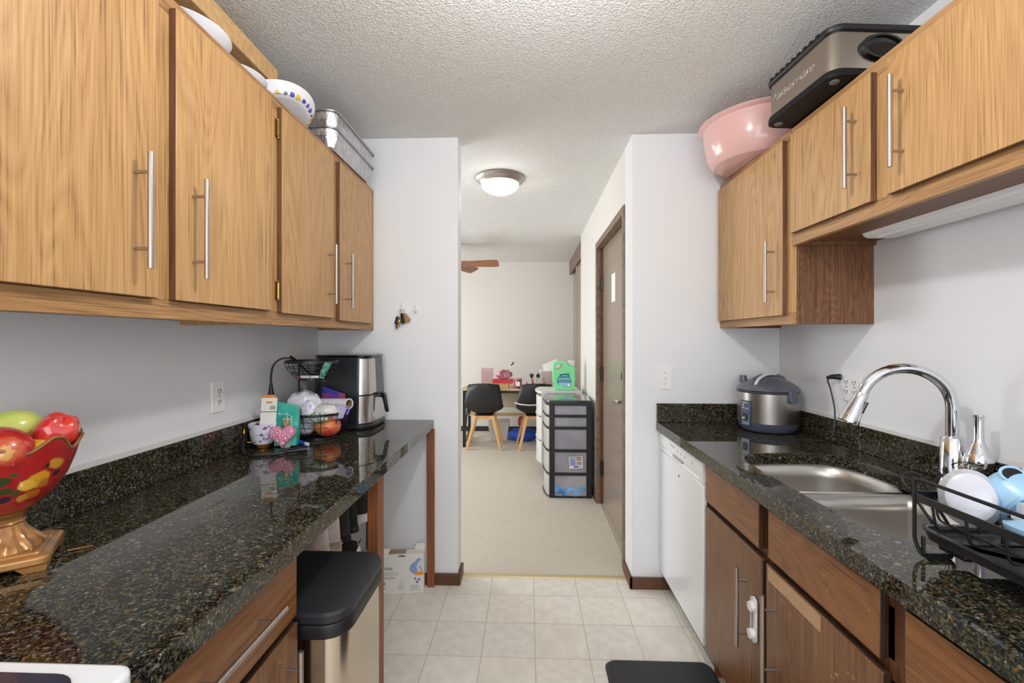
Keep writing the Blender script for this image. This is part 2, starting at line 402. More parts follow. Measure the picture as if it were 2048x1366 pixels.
# ================================================================= SETTING
# kitchen vinyl floor: joint-coloured base and one object per tile
fl = struct('floor', B().box(XW0-.1, XW1+.1, -1.4, 2.515, -0.03, -0.0012), M_GROUT)
mt = []
for i in range(5):
    d = [(228, 223, 212), (232, 227, 217), (225, 222, 212), (230, 225, 213), (227, 224, 216)][i]
    mt.append(two_tone('vinyl tile %s' % 'abcde'[i], tuple(x-8 for x in d), tuple(min(255, x+9) for x in d), 16+3*i, 0.38, 0.3, 0.7, 8, bump=0.05, stretch=(1, 0.45+0.25*i, 1)))
TS, TX, TY, G = 0.2288, 0.0283, 2.340, 0.0022
tmesh = {}
for i in range(-6, 6):
    for j in range(-16, 2):
        x0, x1 = TX+i*TS+G, TX+(i+1)*TS-G; y0, y1 = TY+(j-1)*TS+G, TY+j*TS-G
        x0, x1 = max(x0, XW0), min(x1, XW1); y0, y1 = max(y0, -1.3), min(y1, 2.512)
        if x1-x0 < .01 or y1-y0 < .01: continue
        key = (round(x1-x0, 3), round(y1-y0, 3)); mi = random.randrange(5)
        if (key, mi) not in tmesh:
            t = mk('tile', B().prism(rrect(-(x1-x0)/2, (x1-x0)/2, -(y1-y0)/2, (y1-y0)/2, 0.004, 2), 'Z', -0.0012, 0), mt[mi], fl)
            tmesh[(key, mi)] = t.data; 
        else:
            t = bpy.data.objects.new('tile', tmesh[(key, mi)]); C.objects.link(t); t.parent = fl
        t.location = ((x0+x1)/2, (y0+y1)/2, 0)
# carpet
M_CARPET = two_tone('beige carpet', (190, 181, 166), (214, 206, 192), 240, 0.95, 0.3, 0.7, 6, bump=0.8, dist=0.004)
struct('floor_carpet', B().box(-3.4, 1.1, 2.53, 6.6, -0.03, 0.006), M_CARPET)
# threshold strip
b = B(); b.prism([(2.508, 0.0), (2.512, 0.006), (2.522, 0.009), (2.532, 0.009), (2.540, 0.007), (2.544, 0.0)], 'X', -0.385, 0.556)
struct('trim_1', b, plain('pale brass strip', (206, 192, 150), 0.35, 0.4), smooth=True)
# ceiling
struct('ceiling', B().box(-3.4, 1.5, -1.4, 6.6, 2.44, 2.5), M_CEIL)
# walls
struct('wall_left', B().box(XW0-.1, XW0, -1.4, 2.43, 0, 2.44), M_WALL)
struct('wall_right', B().box(XW1, XW1+.1, -1.4, 2.43, 0, 2.44), M_WALL)
struct('wall_far_left', B().box(-3.4, -0.385, 2.43, 2.55, 0, 2.44), M_WALL, bev=0.004)
struct('wall_far_right', B().box(0.556, 1.43, 2.43, 2.605, 0, 2.44), M_WALL, bev=0.004)
# hall wall with door opening
b = B().box(0.557, 0.68, 2.604, 3.69, 2.115, 2.44).box(0.557, 0.68, 3.69, 4.80, 0, 2.44).box(0.68, 1.43, 4.70, 4.80, 0, 2.44)
struct('wall_hall', b, M_WALL2)
struct('wall_dining', B().box(-3.4, 1.1, 6.45, 6.6, 0, 2.44), M_WALL2)
b = B().box(-3.4, -3.3, 2.5, 3.3, 0, 2.44).box(-3.4, -3.3, 5.5, 6.5, 0, 2.44).box(-3.4, -3.3, 3.3, 5.5, 0, 0.65).box(-3.4, -3.3, 3.3, 5.5, 2.05, 2.44)
struct('wall_dining_left', b, M_WALL2)
b = B().box(XW0-.1, -.7, -1.4, -1.3, 0, 2.44).box(.8, XW1+.1, -1.4, -1.3, 0, 2.44).box(-.7, .8, -1.4, -1.3, 0, .9).box(-.7, .8, -1.4, -1.3, 2.2, 2.44)
struct('wall_back', b, M_WALL)
GLS = plain('window glass', (250, 252, 255), .02, trans=1.0, ior=1.1)
for nm, ax, c0, a0, a1, z0, z1 in (('fill_window', 'Y', -1.36, -.70, .80, .90, 2.20), ('window_2', 'X', -3.36, 3.30, 5.50, .65, 2.05)):  # first window is unseen, added to frame the fill light
    def wb(p0, p1, q0, q1, d0, d1, b): return b.box(p0, p1, c0+d0, c0+d1, q0, q1) if ax == 'Y' else b.box(c0+d0, c0+d1, p0, p1, q0, q1)
    b = B(); wb(a0, a1, z0, z0+.05, 0, .05, b); wb(a0, a1, z1-.05, z1, 0, .05, b); wb(a0, a0+.05, z0+.05, z1-.05, 0, .05, b); wb(a1-.05, a1, z0+.05, z1-.05, 0, .05, b); m_ = (a0+a1)/2; wb(m_-.02, m_+.02, z0+.05, z1-.05, 0, .05, b)
    wn = struct(nm, b, M_WHITEP)
    for p0, p1 in ((a0+.05, m_-.02), (m_+.02, a1-.05)): mk('pane', wb(p0, p1, z0+.05, z1-.05, .02, .026, B()), GLS, wn)
# closet beyond the hall wall: header fascia, two bypass panels
struct('wall_closet', B().box(0.86, 0.9, 4.8, 6.45, 0, 2.44), M_WALL2)
cl = struct('door_2', B().box(0.585, 0.605, 4.80, 6.45, 2.255, 2.44), M_FRAME)
struct('closet_panel', B().box(0.615, 0.640, 4.80, 5.72, 0.02, 2.28), M_DOOR, cl, bev=0.003)
struct('closet_panel', B().box(0.650, 0.675, 5.66, 6.44, 0.02, 2.28), M_DOOR, cl, bev=0.003)
struct('door_edge', B().box(0.600, 0.616, 5.70, 5.73, 0.02, 2.28), plain('pale door edge', (190, 176, 152), .5), cl)
# entry door and its steel frame
fr = B()
fr.box(0.546, 0.66, 2.604, 2.652, 0, 2.115).box(0.546, 0.66, 3.642, 3.69, 0, 2.115).box(0.546, 0.66, 2.652, 3.642, 2.067, 2.115)
d1 = struct('door_1', fr, M_TRIMW if False else M_FRAME, bev=0.004)
struct('door_slab', B().box(0.600, 0.645, 2.656, 3.638, 0.012, 2.063), M_DOOR, d1, bev=0.002)
struct('jamb_stop', B().box(0.575, 0.60, 2.652, 2.668, 0, 2.067).box(0.575, 0.60, 3.626, 3.642, 0, 2.067), M_TRIMW, d1)
struct('door_threshold', B().box(0.57, 0.68, 2.652, 3.642, 0.0, 0.014), plain('pale sill', (196, 190, 178), .4, .3), d1)
for z in (1.78, 1.06, 0.30):
    b = B().box(0.575, 0.602, 3.606, 3.644, z-.055, z+.055).cyl((0.588, 3.622, z-.058), (0.588, 3.622, z+.058), 0.008)
    struct('hinge', b, M_DKMET, d1, smooth=True)
b = B().cyl((0.600, 2.735, 0.955), (0.582, 2.735, 0.955), 0.030, 0.028, 20).cyl((0.582, 2.735, .955), (0.545, 2.735, .955), 0.010)
b.tube([(0.548, 2.735, .955), (0.542, 2.76, .956), (0.541, 2.80, .954), (0.543, 2.85, .951)], [.011, .010, .009, .007], 10)
struct('lever_handle', b, M_CHROME, d1, smooth=True)
b = B().cyl((0.600, 2.735, 1.115), (0.578, 2.735, 1.115), 0.030, 0.026, 20).box(0.556, 0.58, 2.728, 2.742, 1.095, 1.135)
struct('deadbolt', b, M_CHROME, d1, smooth=True)
# baseboards
struct('baseboard_far_left', B().box(-1.155, -0.380, 2.416, 2.43, 0, 0.062).box(-0.385, -0.371, 2.416, 2.55, 0, 0.062), M_TRIMW, bev=0.002)
struct('baseboard_far_right', B().box(0.542, 1.33, 2.416, 2.43, 0, 0.062).box(0.542, 0.556, 2.416, 2.604, 0, 0.062), M_TRIMW, bev=0.002)
struct('baseboard_hall', B().box(0.542, 0.557, 3.692, 4.80, 0.006, 0.07), M_TRIMW)
struct('baseboard_dining', B().box(-3.3, 0.86, 6.436, 6.45, 0.006, 0.075), plain('dark baseboard', (44, 36, 32), .5))
# papers taped up
tag(mk('paper_note', B().box(0.5975, 0.5995, 3.12, 3.25, 1.60, 1.80), M_PAPER), 'white paper note taped high on the brown entry door', 'paper')
tag(mk('paper_note', B().box(0.6125, 0.6145, 4.83, 4.95, 1.70, 1.94), M_PAPER), 'white paper taped to the brown closet door behind the hall wall', 'paper')

# ================================================================= LEFT UPPER CABINETS
def upper_cabinet(loc, label, side, y0, y1, z0, z1, doors, group):
    """side -1 left wall, +1 right wall; doors: (ya, yb, za, zb, handle_y, hinge_side or None)"""
    t = thing('wall_cabinet', label, 'cabinet', loc, group)
    s = side; xw = XW0 if s < 0 else XW1; xf = -0.85 if s < 0 else 1.02; xd = -0.832 if s < 0 else 1.00
    def X(a): return xf + s*a          # a metres behind the frame face (towards wall)
    def bx(b, xa, xb, *r): b.box(min(xa, xb), max(xa, xb), *r)
    for ya, yb in ((y0, y0+.014), (y1-.014, y1)):
        b = B(); bx(b, X(.02), xw, ya, yb, z0, z1); mk('side_panel', b, M_LAM if s > 0 else M_OAK, t)
    b = B(); bx(b, X(.02), xw-s*.001, y0+.014, y1-.014, z0+.014, z0+.028); mk('bottom_panel', b, M_LAM, t)
    b = B(); bx(b, X(.02), xw-s*.001, y0+.014, y1-.014, z1-.02, z1-.006); mk('top_panel', b, M_LAM, t)
    b = B(); bx(b, xw-s*.012, xw-s*.001, y0+.014, y1-.014, z0+.028, z1-.02); mk('back_panel', b, M_LAM, t)
    b = B()
    bx(b, xf, X(.02), y0, y1, z0, z0+.045); mk('face_frame', b, M_OAKH, t, bev=.0015)
    b = B(); bx(b, xf, X(.02), y0, y1, z1-.045, z1); mk('face_frame', b, M_OAKH, t, bev=.0015)
    ys = sorted([d[0] for d in doors]+[d[1] for d in doors])
    st = [(y0, ys[0]+.012)]+[(ys[k]-.012, ys[k+1]+.012) for k in range(1, len(ys)-1, 2)]+[(ys[-1]-.012, y1)]
    for a, c in st:
        b = B(); bx(b, xf, X(.02), a, c, z0+.045, z1-.045); mk('stile', b, M_OAK, t, bev=.0015)
    for (ya, yb, za, zb, hy, hinge) in doors:
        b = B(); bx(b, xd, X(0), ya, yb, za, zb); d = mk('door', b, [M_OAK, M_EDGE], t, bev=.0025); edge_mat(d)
        if hy is not None:
            xh = xd - s*.035
            bar_handle(d, (xh, hy, za+.058), (xh, hy, za+.058+.246), (-s, 0, 0), d=.035)
        if hinge is not None:
            for z in (za+.075, zb-.075):
                h = B(); bx(h, xf, xf-s*.004, hinge-.014, hinge-.001, z-.03, z+.03); h.cyl((xf-s*.008, hinge-.004, z-.026), (xf-s*.008, hinge-.004, z+.026), .0045, seg=8)
                h.ball((xf-s*.008, hinge-.004, z+.03), .005, seg=8); h.ball((xf-s*.008, hinge-.004, z-.03), .005, seg=8)
                plabel(mk('hinge', h, M_BRASS, d, smooth=True), 'small aged brass hinge')
    return t
ZT = 2.153
upper_cabinet((-1.0, .98, 1.386), 'near honey oak wall cabinet above the long left counter, with two doors', -1, .50, 1.455, 1.386, ZT,
              [(.545, .98, 1.431, 2.123, .917, None), (1.028, 1.421, 1.431, 2.123, 1.082, None)], 'left wall cabinets')
upper_cabinet((-1.0, 1.94, 1.386), 'far honey oak wall cabinet in the left corner over the air fryer', -1, 1.456, 2.429, 1.386, ZT,
              [(1.483, 1.887, 1.427, 2.123, 1.832, 1.483), (1.948, 2.345, 1.420, 2.123, 2.007, None)], 'left wall cabinets')
upper_cabinet((1.17, 2.1, 1.396), 'tall single door oak wall cabinet in the right corner above the rice cooker', 1, 1.777, 2.429, 1.396, 2.155,
              [(1.805, 2.405, 1.432, 2.122, 1.865, None)], 'right wall cabinets')
upper_cabinet((1.17, 1.3, 1.70), 'short two door oak wall cabinet above the sink with a light strip below', 1, .80, 1.776, 1.700, 2.155,
              [(1.350, 1.752, 1.742, 2.122, 1.406, None), (.83, 1.290, 1.742, 2.122, 1.234, None)], 'right wall cabinets')
# light strip under the short cabinet
t = thing('under_cabinet_light', 'long white light strip fixed under the short right wall cabinet', 'light', (1.25, 1.3, 1.69))
mk('housing', B().prism([(1.185, 1.728), (1.187, 1.712), (1.192, 1.703), (1.205, 1.697), (1.285, 1.697), (1.29, 1.728)], 'Y', .93, 1.64), M_WHITEP, t, bev=.001)
mk('diffuser', B().prism([(1.208, 1.6965), (1.212, 1.690), (1.27, 1.690), (1.275, 1.6965)], 'Y', .95, 1.60), plain('milky acrylic', (236, 236, 234), .3), t, smooth=True)

# ================================================================= BASE UNITS RIGHT
def slab_hole(outer, hole, z0, z1):
    b = B(); bm = b.bm
    for z in (z0, z1):
        es = []
        for loop in (outer, hole):
            vs = [bm.verts.new((x, y, z)) for x, y in loop]
            es += [bm.edges.new((vs[i], vs[(i+1) % len(vs)])) for i in range(len(vs))]
            if z == z0: (lo_o if loop is outer else lo_h) if False else None
        bmesh.ops.triangle_fill(bm, edges=es, use_beauty=True)
    for loop in (outer, hole):
        n = len(loop)
        for i in range(n):
            a, c = loop[i], loop[(i+1) % n]
            bm.faces.new([bm.verts.new((p[0], p[1], z)) for p, z in ((a, z0), (c, z0), (c, z1), (a, z1))])
    bmesh.ops.remove_doubles(bm, verts=bm.verts, dist=1e-5)
    return b
sink_out = [(.787, 1.25), (.787, 1.60), (.793, 1.665), (.815, 1.722), (.86, 1.762), (.93, 1.780), (1.06, 1.784), (1.13, 1.776), (1.175, 1.745), (1.203, 1.69), (1.213, 1.61),
            (1.214, 1.48), (1.200, 1.40), (1.175, 1.33), (1.165, 1.25), (1.163, 1.12), (1.140, 1.04), (1.09, .995), (1.02, .98), (.92, .983), (.86, 1.005), (.815, 1.05), (.793, 1.13)]
sink_s = [(p.x, p.y) for p in spline([(x, y, 0) for x, y in sink_out], 3, True)]
t = thing('countertop', 'black speckled granite countertop on the right with the sink cutout', 'countertop', (1.0, 1.0, .852))
b = slab_hole([(.684, -.45), (1.329, -.45), (1.329, 2.429), (.684, 2.429)], sink_s, .852, .895)
mk('slab', b, M_GRAN, t, bev=.002)
mk('backsplash', B().box(1.308, 1.329, -.45, 2.408, .8955, .995), M_GRAN, t, bev=.002)
mk('backsplash', B().box(.684, 1.329, 2.408, 2.429, .8955, .995), M_GRAN, t, bev=.002)
mk('caulk_line', B().prism([(1.329, .9952), (1.311, .9952), (1.315, .9975), (1.329, 1.004)], 'Y', -.45, 2.408), plain('grey white caulk', (206, 206, 204), .6), t)
# sink: two bowls and the saddle between them
t = thing('kitchen_sink', 'undermount double bowl stainless steel sink in the right countertop', 'sink', (1.0, 1.4, .66))
def bowl(poly, name):
    cx = sum(p[0] for p in poly)/len(poly); cy = sum(p[1] for p in poly)/len(poly)
    def ring(k, z): return [(cx+(x-cx)*k, cy+(y-cy)*k, z) for x, y in poly]
    b = B(); b.loft([ring(1.0, .851), ring(.995, .80), ring(.98, .70), ring(.955, .675), ring(.90, .662), ring(.12, .657)], False, False)
    b.loft([ring(.12, .657), ring(.10, .652), ring(.02, .651)], False, True)
    o = mk(name, b, M_STEELH, t, smooth=True, ang=1.0)
    m = o.modifiers.new('sol', 'SOLIDIFY'); m.thickness = .0015; m.offset = 1
    plabel(mk('drain', B().lathe([(.045, 0), (.045, .003), (.035, .004), (.03, .001), (.005, .001)], (cx, cy), 24, z0=.6575), M_CHROME, t, smooth=True), 'round chrome drain')
k = 1.012
def ex(p): return (1.0+(p[0]-1.0)*k, 1.39+(p[1]-1.39)*1.008)
S = [ex(p) for p in sink_s]
far = [p for p in S if p[1] > 1.485]; near_ = [p for p in S if p[1] < 1.425]
def roll(L):
    gi = max(range(len(L)), key=lambda i: math.dist(L[i], L[(i+1) % len(L)])); return L[gi+1:]+L[:gi+1]
far = roll(far); near_ = roll(near_)
# round the corners at the divider
a, c = far[0], far[-1]
far = [(a[0]-.0, a[1]+.01)]+far[1:-1]+[(c[0], c[1]+.01), (c[0]+(.03 if c[0] < 1 else -.03), 1.470), (a[0]+(.03 if a[0] < 1 else -.03), 1.470)]
a, c = near_[0], near_[-1]
near_ = near_[1:-1]+[(c[0], c[1]-.01), (c[0]+(.03 if c[0] < 1 else -.03), 1.438), (a[0]+(.03 if a[0] < 1 else -.03), 1.438)]
bowl(far, 'far_bowl'); bowl(near_, 'near_bowl')
b = B().prism([(1.4385, .838), (1.441, .846), (1.448, .849), (1.460, .849), (1.467, .846), (1.4695, .838)], 'X', .800, 1.205)
mk('divider', b, M_STEELH, t, smooth=True)
b = slab_hole(S, [((x-1)*.999+1, (y-1.39)*.999+1.39) for x, y in S], .849, .8515); mk('flange', b, M_STEELH, t)

def base_cabinet(label, side, y0, y1, fronts, group):
    s = side; xf = .72 if s > 0 else -.565; xw = XW1-.001 if s > 0 else XW0+.001
    t = thing('base_cabinet', label, 'cabinet', ((xf+xw)/2, (y0+y1)/2, 0), group)
    def bx(xa, xb, *r): return B().box(min(xa, xb), max(xa, xb), *r)
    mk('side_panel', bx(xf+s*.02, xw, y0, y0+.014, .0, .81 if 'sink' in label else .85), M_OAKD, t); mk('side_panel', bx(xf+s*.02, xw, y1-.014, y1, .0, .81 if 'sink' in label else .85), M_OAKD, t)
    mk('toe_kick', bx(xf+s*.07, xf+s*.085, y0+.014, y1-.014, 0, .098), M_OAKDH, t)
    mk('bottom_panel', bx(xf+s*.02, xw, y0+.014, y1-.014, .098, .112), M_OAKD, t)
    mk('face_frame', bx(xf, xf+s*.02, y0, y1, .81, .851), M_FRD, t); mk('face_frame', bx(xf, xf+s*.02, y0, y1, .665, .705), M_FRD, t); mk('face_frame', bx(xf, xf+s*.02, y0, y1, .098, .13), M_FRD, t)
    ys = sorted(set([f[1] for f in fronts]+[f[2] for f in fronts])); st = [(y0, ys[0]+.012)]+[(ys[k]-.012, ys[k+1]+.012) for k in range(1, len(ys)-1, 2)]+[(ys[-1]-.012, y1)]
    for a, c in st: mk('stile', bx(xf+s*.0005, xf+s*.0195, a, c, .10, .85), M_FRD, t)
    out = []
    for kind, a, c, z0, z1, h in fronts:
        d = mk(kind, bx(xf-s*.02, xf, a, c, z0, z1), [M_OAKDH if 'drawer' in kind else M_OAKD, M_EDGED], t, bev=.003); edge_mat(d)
        if h:
            bar_handle(d, h[0], h[1], (-s, 0, 0), d=.035)
        out.append(d)
    return t, out
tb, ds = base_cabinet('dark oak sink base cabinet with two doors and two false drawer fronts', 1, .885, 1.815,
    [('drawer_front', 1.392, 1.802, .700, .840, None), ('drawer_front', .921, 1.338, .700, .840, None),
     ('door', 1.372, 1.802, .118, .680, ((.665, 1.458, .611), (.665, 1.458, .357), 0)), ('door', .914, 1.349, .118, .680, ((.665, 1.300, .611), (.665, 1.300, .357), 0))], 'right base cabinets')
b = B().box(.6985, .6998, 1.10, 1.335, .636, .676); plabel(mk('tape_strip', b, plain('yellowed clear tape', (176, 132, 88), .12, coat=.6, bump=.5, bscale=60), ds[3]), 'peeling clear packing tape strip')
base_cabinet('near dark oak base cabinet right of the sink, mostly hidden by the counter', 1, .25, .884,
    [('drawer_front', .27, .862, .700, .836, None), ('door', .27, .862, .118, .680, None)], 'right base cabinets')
# child lock strap on the cabinet doors
t = thing('child_lock', 'white plastic child lock strap between the two sink cabinet doors', 'lock', (.69, 1.405, .40))
CL = plain('translucent white plastic', (236, 236, 238), .25, coat=.4)
def pill(yc, z0, z1, r, x0, x1):
    pts = [(yc+r*math.cos(a), z1-r+r*math.sin(a)) for a in [PI*k/10 for k in range(11)]]+[(yc+r*math.cos(a), z0+r+r*math.sin(a)) for a in [PI+PI*k/10 for k in range(11)]]
    return B().prism(pts, 'X', x0, x1)
mk('strap', pill(1.408, .405, .545, .016, .690, .6975), CL, t, bev=.001)
for z in (.517, .433):
    b = B().cyl((.690, 1.405, z), (.678, 1.405, z), .017, .014, 18); mk('knob', b, CL, t, smooth=True)
b = B().box(.686, .690, 1.403, 1.407, .45, .50); mk('rib', b, plain('grey strap groove', (150, 140, 130), .5), t)
# dishwasher
t = thing('dishwasher', 'white built-in dishwasher at the far end of the right counter', 'dishwasher', (1.0, 2.12, 0))
mk('tub', B().box(.745, 1.29, 1.835, 2.40, .02, .83), plain('grey tub', (120, 120, 122), .5), t)
mk('door', B().box(.700, .745, 1.824, 2.424, .105, .752), M_WHITEE, t, bev=.004)
b = B().prism([(.700, .756), (.7045, .768), (.7045, .782), (.697, .786), (.697, .838), (.704, .846), (.745, .846), (.745, .756)], 'Y', 1.862, 2.395)
b.prism([(.697, .756), (.697, .838), (.704, .846), (.745, .846), (.745, .756)], 'Y', 1.824, 1.862).prism([(.697, .756), (.697, .838), (.704, .846), (.745, .846), (.745, .756)], 'Y', 2.395, 2.424)
cp = mk('control_panel', b, M_WHITEE, t)
plabel(mk('latch', B().box(.6985, .7045, 2.07, 2.20, .768, .783), plain('grey latch', (168, 170, 172), .4), cp), 'grey handle recess')
gm = plain('pale grey print', (176, 178, 186), .5)
mk('logo_print', B().box(.6962, .697, 2.17, 2.23, .815, .822), gm, cp)
for y in (2.12, 2.07, 2.02, 1.93): mk('button', B().box(.6958, .697, y, y+.014, .808, .815), gm, cp)
mk('vent_hole', B().cyl((.6995, 2.115, .70), (.6985, 2.115, .70), .006, seg=12), M_PRINT, t)
mk('toe_panel', B().box(.76, .775, 1.824, 2.424, 0, .10), M_WHITEE, t)
mk('side_bracket', B().box(.712, .745, 1.8165, 1.8235, .66, .845), M_NICKEL, t)

# ================================================================= LEFT COUNTER RUN
t = thing('countertop', 'long black speckled granite countertop on the left', 'countertop', (-.83, 1.5, .852))
mk('slab', B().box(-1.154, -.5175, .548, 2.429, .852, .897), M_GRAN, t, bev=.002)
mk('backsplash', B().box(-1.154, -1.134, .548, 2.05, .8975, 1.006), M_GRAN, t, bev=.002)
mk('caulk_line', B().prism([(-1.154, 1.0062), (-1.136, 1.0062), (-1.140, 1.0085), (-1.154, 1.016)], 'Y', .548, 2.05), plain('grey white caulk', (206, 206, 204), .6), t)
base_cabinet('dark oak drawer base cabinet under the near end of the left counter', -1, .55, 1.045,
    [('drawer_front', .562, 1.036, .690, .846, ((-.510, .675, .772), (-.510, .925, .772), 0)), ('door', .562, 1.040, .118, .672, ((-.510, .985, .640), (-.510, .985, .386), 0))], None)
for (x0, x1, y0, y1, lab) in ((-.580, -.540, 1.590, 1.655, 'reddish wooden post propping the middle of the left counter'), (-.548, -.508, 2.395, 2.414, 'narrow reddish wooden post propping the far end of the left counter')):
    o = mk('support_post', B().box(x0, x1, y0, y1, 0, .8515), M_POST, bev=.002, tags=(lab, 'post'))
# white range corner
t = thing('stove', 'white kitchen range whose corner shows at the bottom left', 'stove', (-.82, .16, 0))
mk('body', B().box(-1.14, -.51, -.21, .535, 0, .898), M_WHITEE, t, bev=.004)
mk('cooktop', B().prism(rrect(-1.145, -.489, -.22, .5465, .022, 6), 'Z', .8985, .932), M_WHITEE, t, bev=.006, seg=3)
mk('glass_top', B().prism(rrect(-1.10, -.528, -.18, .524, .045, 8), 'Z', .9322, .9335), plain('dark glass hob', (44, 44, 58), .12), t)

# ================================================================= CEILING LAMPS, FAN
def dome_light(label, x, y, es, name='ceiling_light'):
    t = thing(name, label, 'light', (x, y, 2.44))
    mk('ring', B().lathe([(.165, 2.4395), (.168, 2.43), (.160, 2.418), (.150, 2.410), (.138, 2.402), (.134, 2.396), (.132, 2.398)], (x, y), 40), M_NICKEL, t, smooth=True)
    g = plain('frosted lamp glass', (250, 248, 240), .25, emit=(255, 252, 240), es=es)
    g = g if es > .5 else plain('frosted lamp glass dim', (236, 234, 226), .25, emit=(255, 252, 240), es=es)
    prof = [(.131*math.sin(a), 2.400-.075*math.cos(a)) for a in [PI/2*k/9 for k in range(10)]]
    prof[0] = (.004, prof[0][1])
    mk('shade', B().lathe(prof, (x, y), 40), g, t, smooth=True)
    mk('finial', B().lathe([(.0045, 2.312), (.009, 2.316), (.006, 2.322), (.012, 2.326), (.003, 2.329)], (x, y), 16), M_NICKEL, t, smooth=True)
    return t
dome_light('frosted glass dome ceiling light with nickel ring in the hallway', -.195, 3.06, 0.42)
dome_light('frosted dome ceiling light over the kitchen aisle', .06, .92, 0.85)
t = thing('ceiling_fan', 'wooden ceiling fan whose blade tips show beside the doorway', 'fan', (-.90, 5.17, 2.44))
b = B().lathe([(.07, 2.4395), (.06, 2.39), (.02, 2.38), (.02, 2.30), (.05, 2.29), (.10, 2.27), (.10, 2.20), (.06, 2.17), (.01, 2.16)][::-1], (-.90, 5.17), 28)
mk('motor', b, plain('brushed bronze', (120, 104, 90), .4, .8), t, smooth=True)
for k in range(5):
    a = math.radians(-5+72*k); c, s_ = math.cos(a), math.sin(a)
    P = lambda r, q, z: (-.90+c*r-s_*q, 5.17+s_*r+c*q, z)
    b = B(); n = [(.13, .045), (.30, .058), (.50, .066), (.545, .060), (.56, .04)]
    top = [P(r, q, 2.205-q*.42) for r, q in n]+[P(r, -q, 2.205+q*.42) for r, q in n[::-1]]
    b.loft([[ (p[0], p[1], p[2]-.006) for p in top], top]); bl = mk('blade', b, M_FAN, t)
    mk('blade_arm', B().tube([P(.08, 0, 2.235), P(.13, 0, 2.225), P(.18, 0, 2.229)], .01, 8), M_DKMET, bl)

# ================================================================= WALL PLATES, HOOKS, KEYS
def outlet(label, M, gangs=1, kind='outlet', loc=None):
    """M: x right, y up, z out of wall, origin centre"""
    W = .072 if gangs == 1 else .118
    t = thing('wall_outlet' if kind == 'outlet' else 'wall_switch', label, kind, M.translation)
    def put(b, m, n, par=t, **k): b.xf(M); return mk(n, b, m, par, **k)
    put(B().prism(rrect(-W/2, W/2, -.058, .058, .006, 3), 'Z', .0005, .006), M_WHITEP, 'cover_plate', bev=.0015)
    if kind == 'outlet':
        for g in range(gangs):
            cx = 0 if gangs == 1 else (-.023 if g == 0 else .023)
            for yy in (.02, -.02):
                f = put(B().prism([(cx+.0165*math.cos(a), yy+max(-.013, min(.013, .0175*math.sin(a)))) for a in [2*PI*k/20 for k in range(20)]], 'Z', .006, .0075), M_WHITEP, 'socket_face')
                put(B().box(cx-.008, cx-.0055, yy-.002, yy+.007, .0075, .0082).box(cx+.005, cx+.008, yy-.002, yy+.007, .0075, .0082).cyl((cx, yy-.007, .0075), (cx, yy-.007, .0082), .0025, seg=8), M_PRINT, 'slot', f)
            put(B().cyl((cx, 0, .006), (cx, 0, .0075), .0035, seg=10), M_NICKEL, 'screw')
    else:
        put(B().box(-.005, .005, -.010, .010, .006, .008).hexa([(-.004, -.004, .008), (.004, -.004, .008), (.004, .006, .008), (-.004, .006, .008)], [(-.0035, .004, .016), (.0035, .004, .016), (.0035, .009, .016), (-.0035, .009, .016)]), M_WHITEP, 'toggle')
        for yy in (.03, -.03): put(B().cyl((0, yy, .006), (0, yy, .0075), .0032, seg=10), M_NICKEL, 'screw')
    return t
outlet('white double socket outlet on the left wall above the granite', frame_m((XW0, 1.623, 1.126), (0, 1, 0), (0, 0, 1)))
outlet('white two gang outlet on the right wall behind the faucet', frame_m((XW1, 1.895, 1.140), (0, -1, 0), (0, 0, 1)), 2)
outlet('white light switch on the far wall right of the doorway', frame_m((.730, YF, 1.128), (1, 0, 0), (0, 0, 1)), 1, 'switch')
hooks = []
for x, z, lab in ((-.687, 1.520, 'white adhesive wall hook holding the keys'), (-.612, 1.512, 'empty white adhesive wall hook right of the keys')):
    b = B().prism([(x+.0135*math.cos(a), z+.022*math.sin(a)) for a in [2*PI*k/20 for k in range(20)]], 'Y', YF-.004, YF-.0005)
    b.tube([(x, YF-.006, z+.010), (x, YF-.010, z-.006), (x, YF-.016, z-.020), (x, YF-.024, z-.020), (x, YF-.026, z-.011)], [.007, .008, .007, .006, .004], 10)
    mk('wall_hook', b, M_WHITEE, smooth=True, tags=(lab, 'hook', 'adhesive hooks by the doorway'))
t = thing('key_bunch', 'bunch of keys with brown and black fobs hanging on the hook', 'keys', (-.69, 2.405, 1.40))
mk('key_ring', B().tube([(-.688+.013*math.cos(a), YF-.021+.003*math.sin(a), 1.487+.014*math.sin(a)) for a in [2*PI*k/20 for k in range(20)]], .0016, 6, True), M_CHROME, t, smooth=True)
b = B().prism([(-.680, 1.478), (-.665, 1.476), (-.640, 1.445), (-.645, 1.432), (-.674, 1.424)], 'Y', YF-.024, YF-.015); mk('leather_fob', b, plain('tan leather', (170, 124, 86), .6), t, bev=.002)
b = B().prism([(-.694, 1.478), (-.678, 1.478), (-.668, 1.430), (-.682, 1.418), (-.692, 1.425)], 'Y', YF-.030, YF-.012); mk('car_fob', b, M_BLACKG, t, bev=.002)
for k, (x, z) in enumerate(((-.712, 1.45), (-.705, 1.435), (-.716, 1.43))):
    b = B().ball((x, YF-.02-.003*k, z), .011, .003, .012, 12).box(x-.003, x+.004, YF-.022-.003*k, YF-.0195-.003*k, z-.036, z-.008); mk('key', b, M_BRASS if k == 1 else M_DKMET, t, smooth=True)

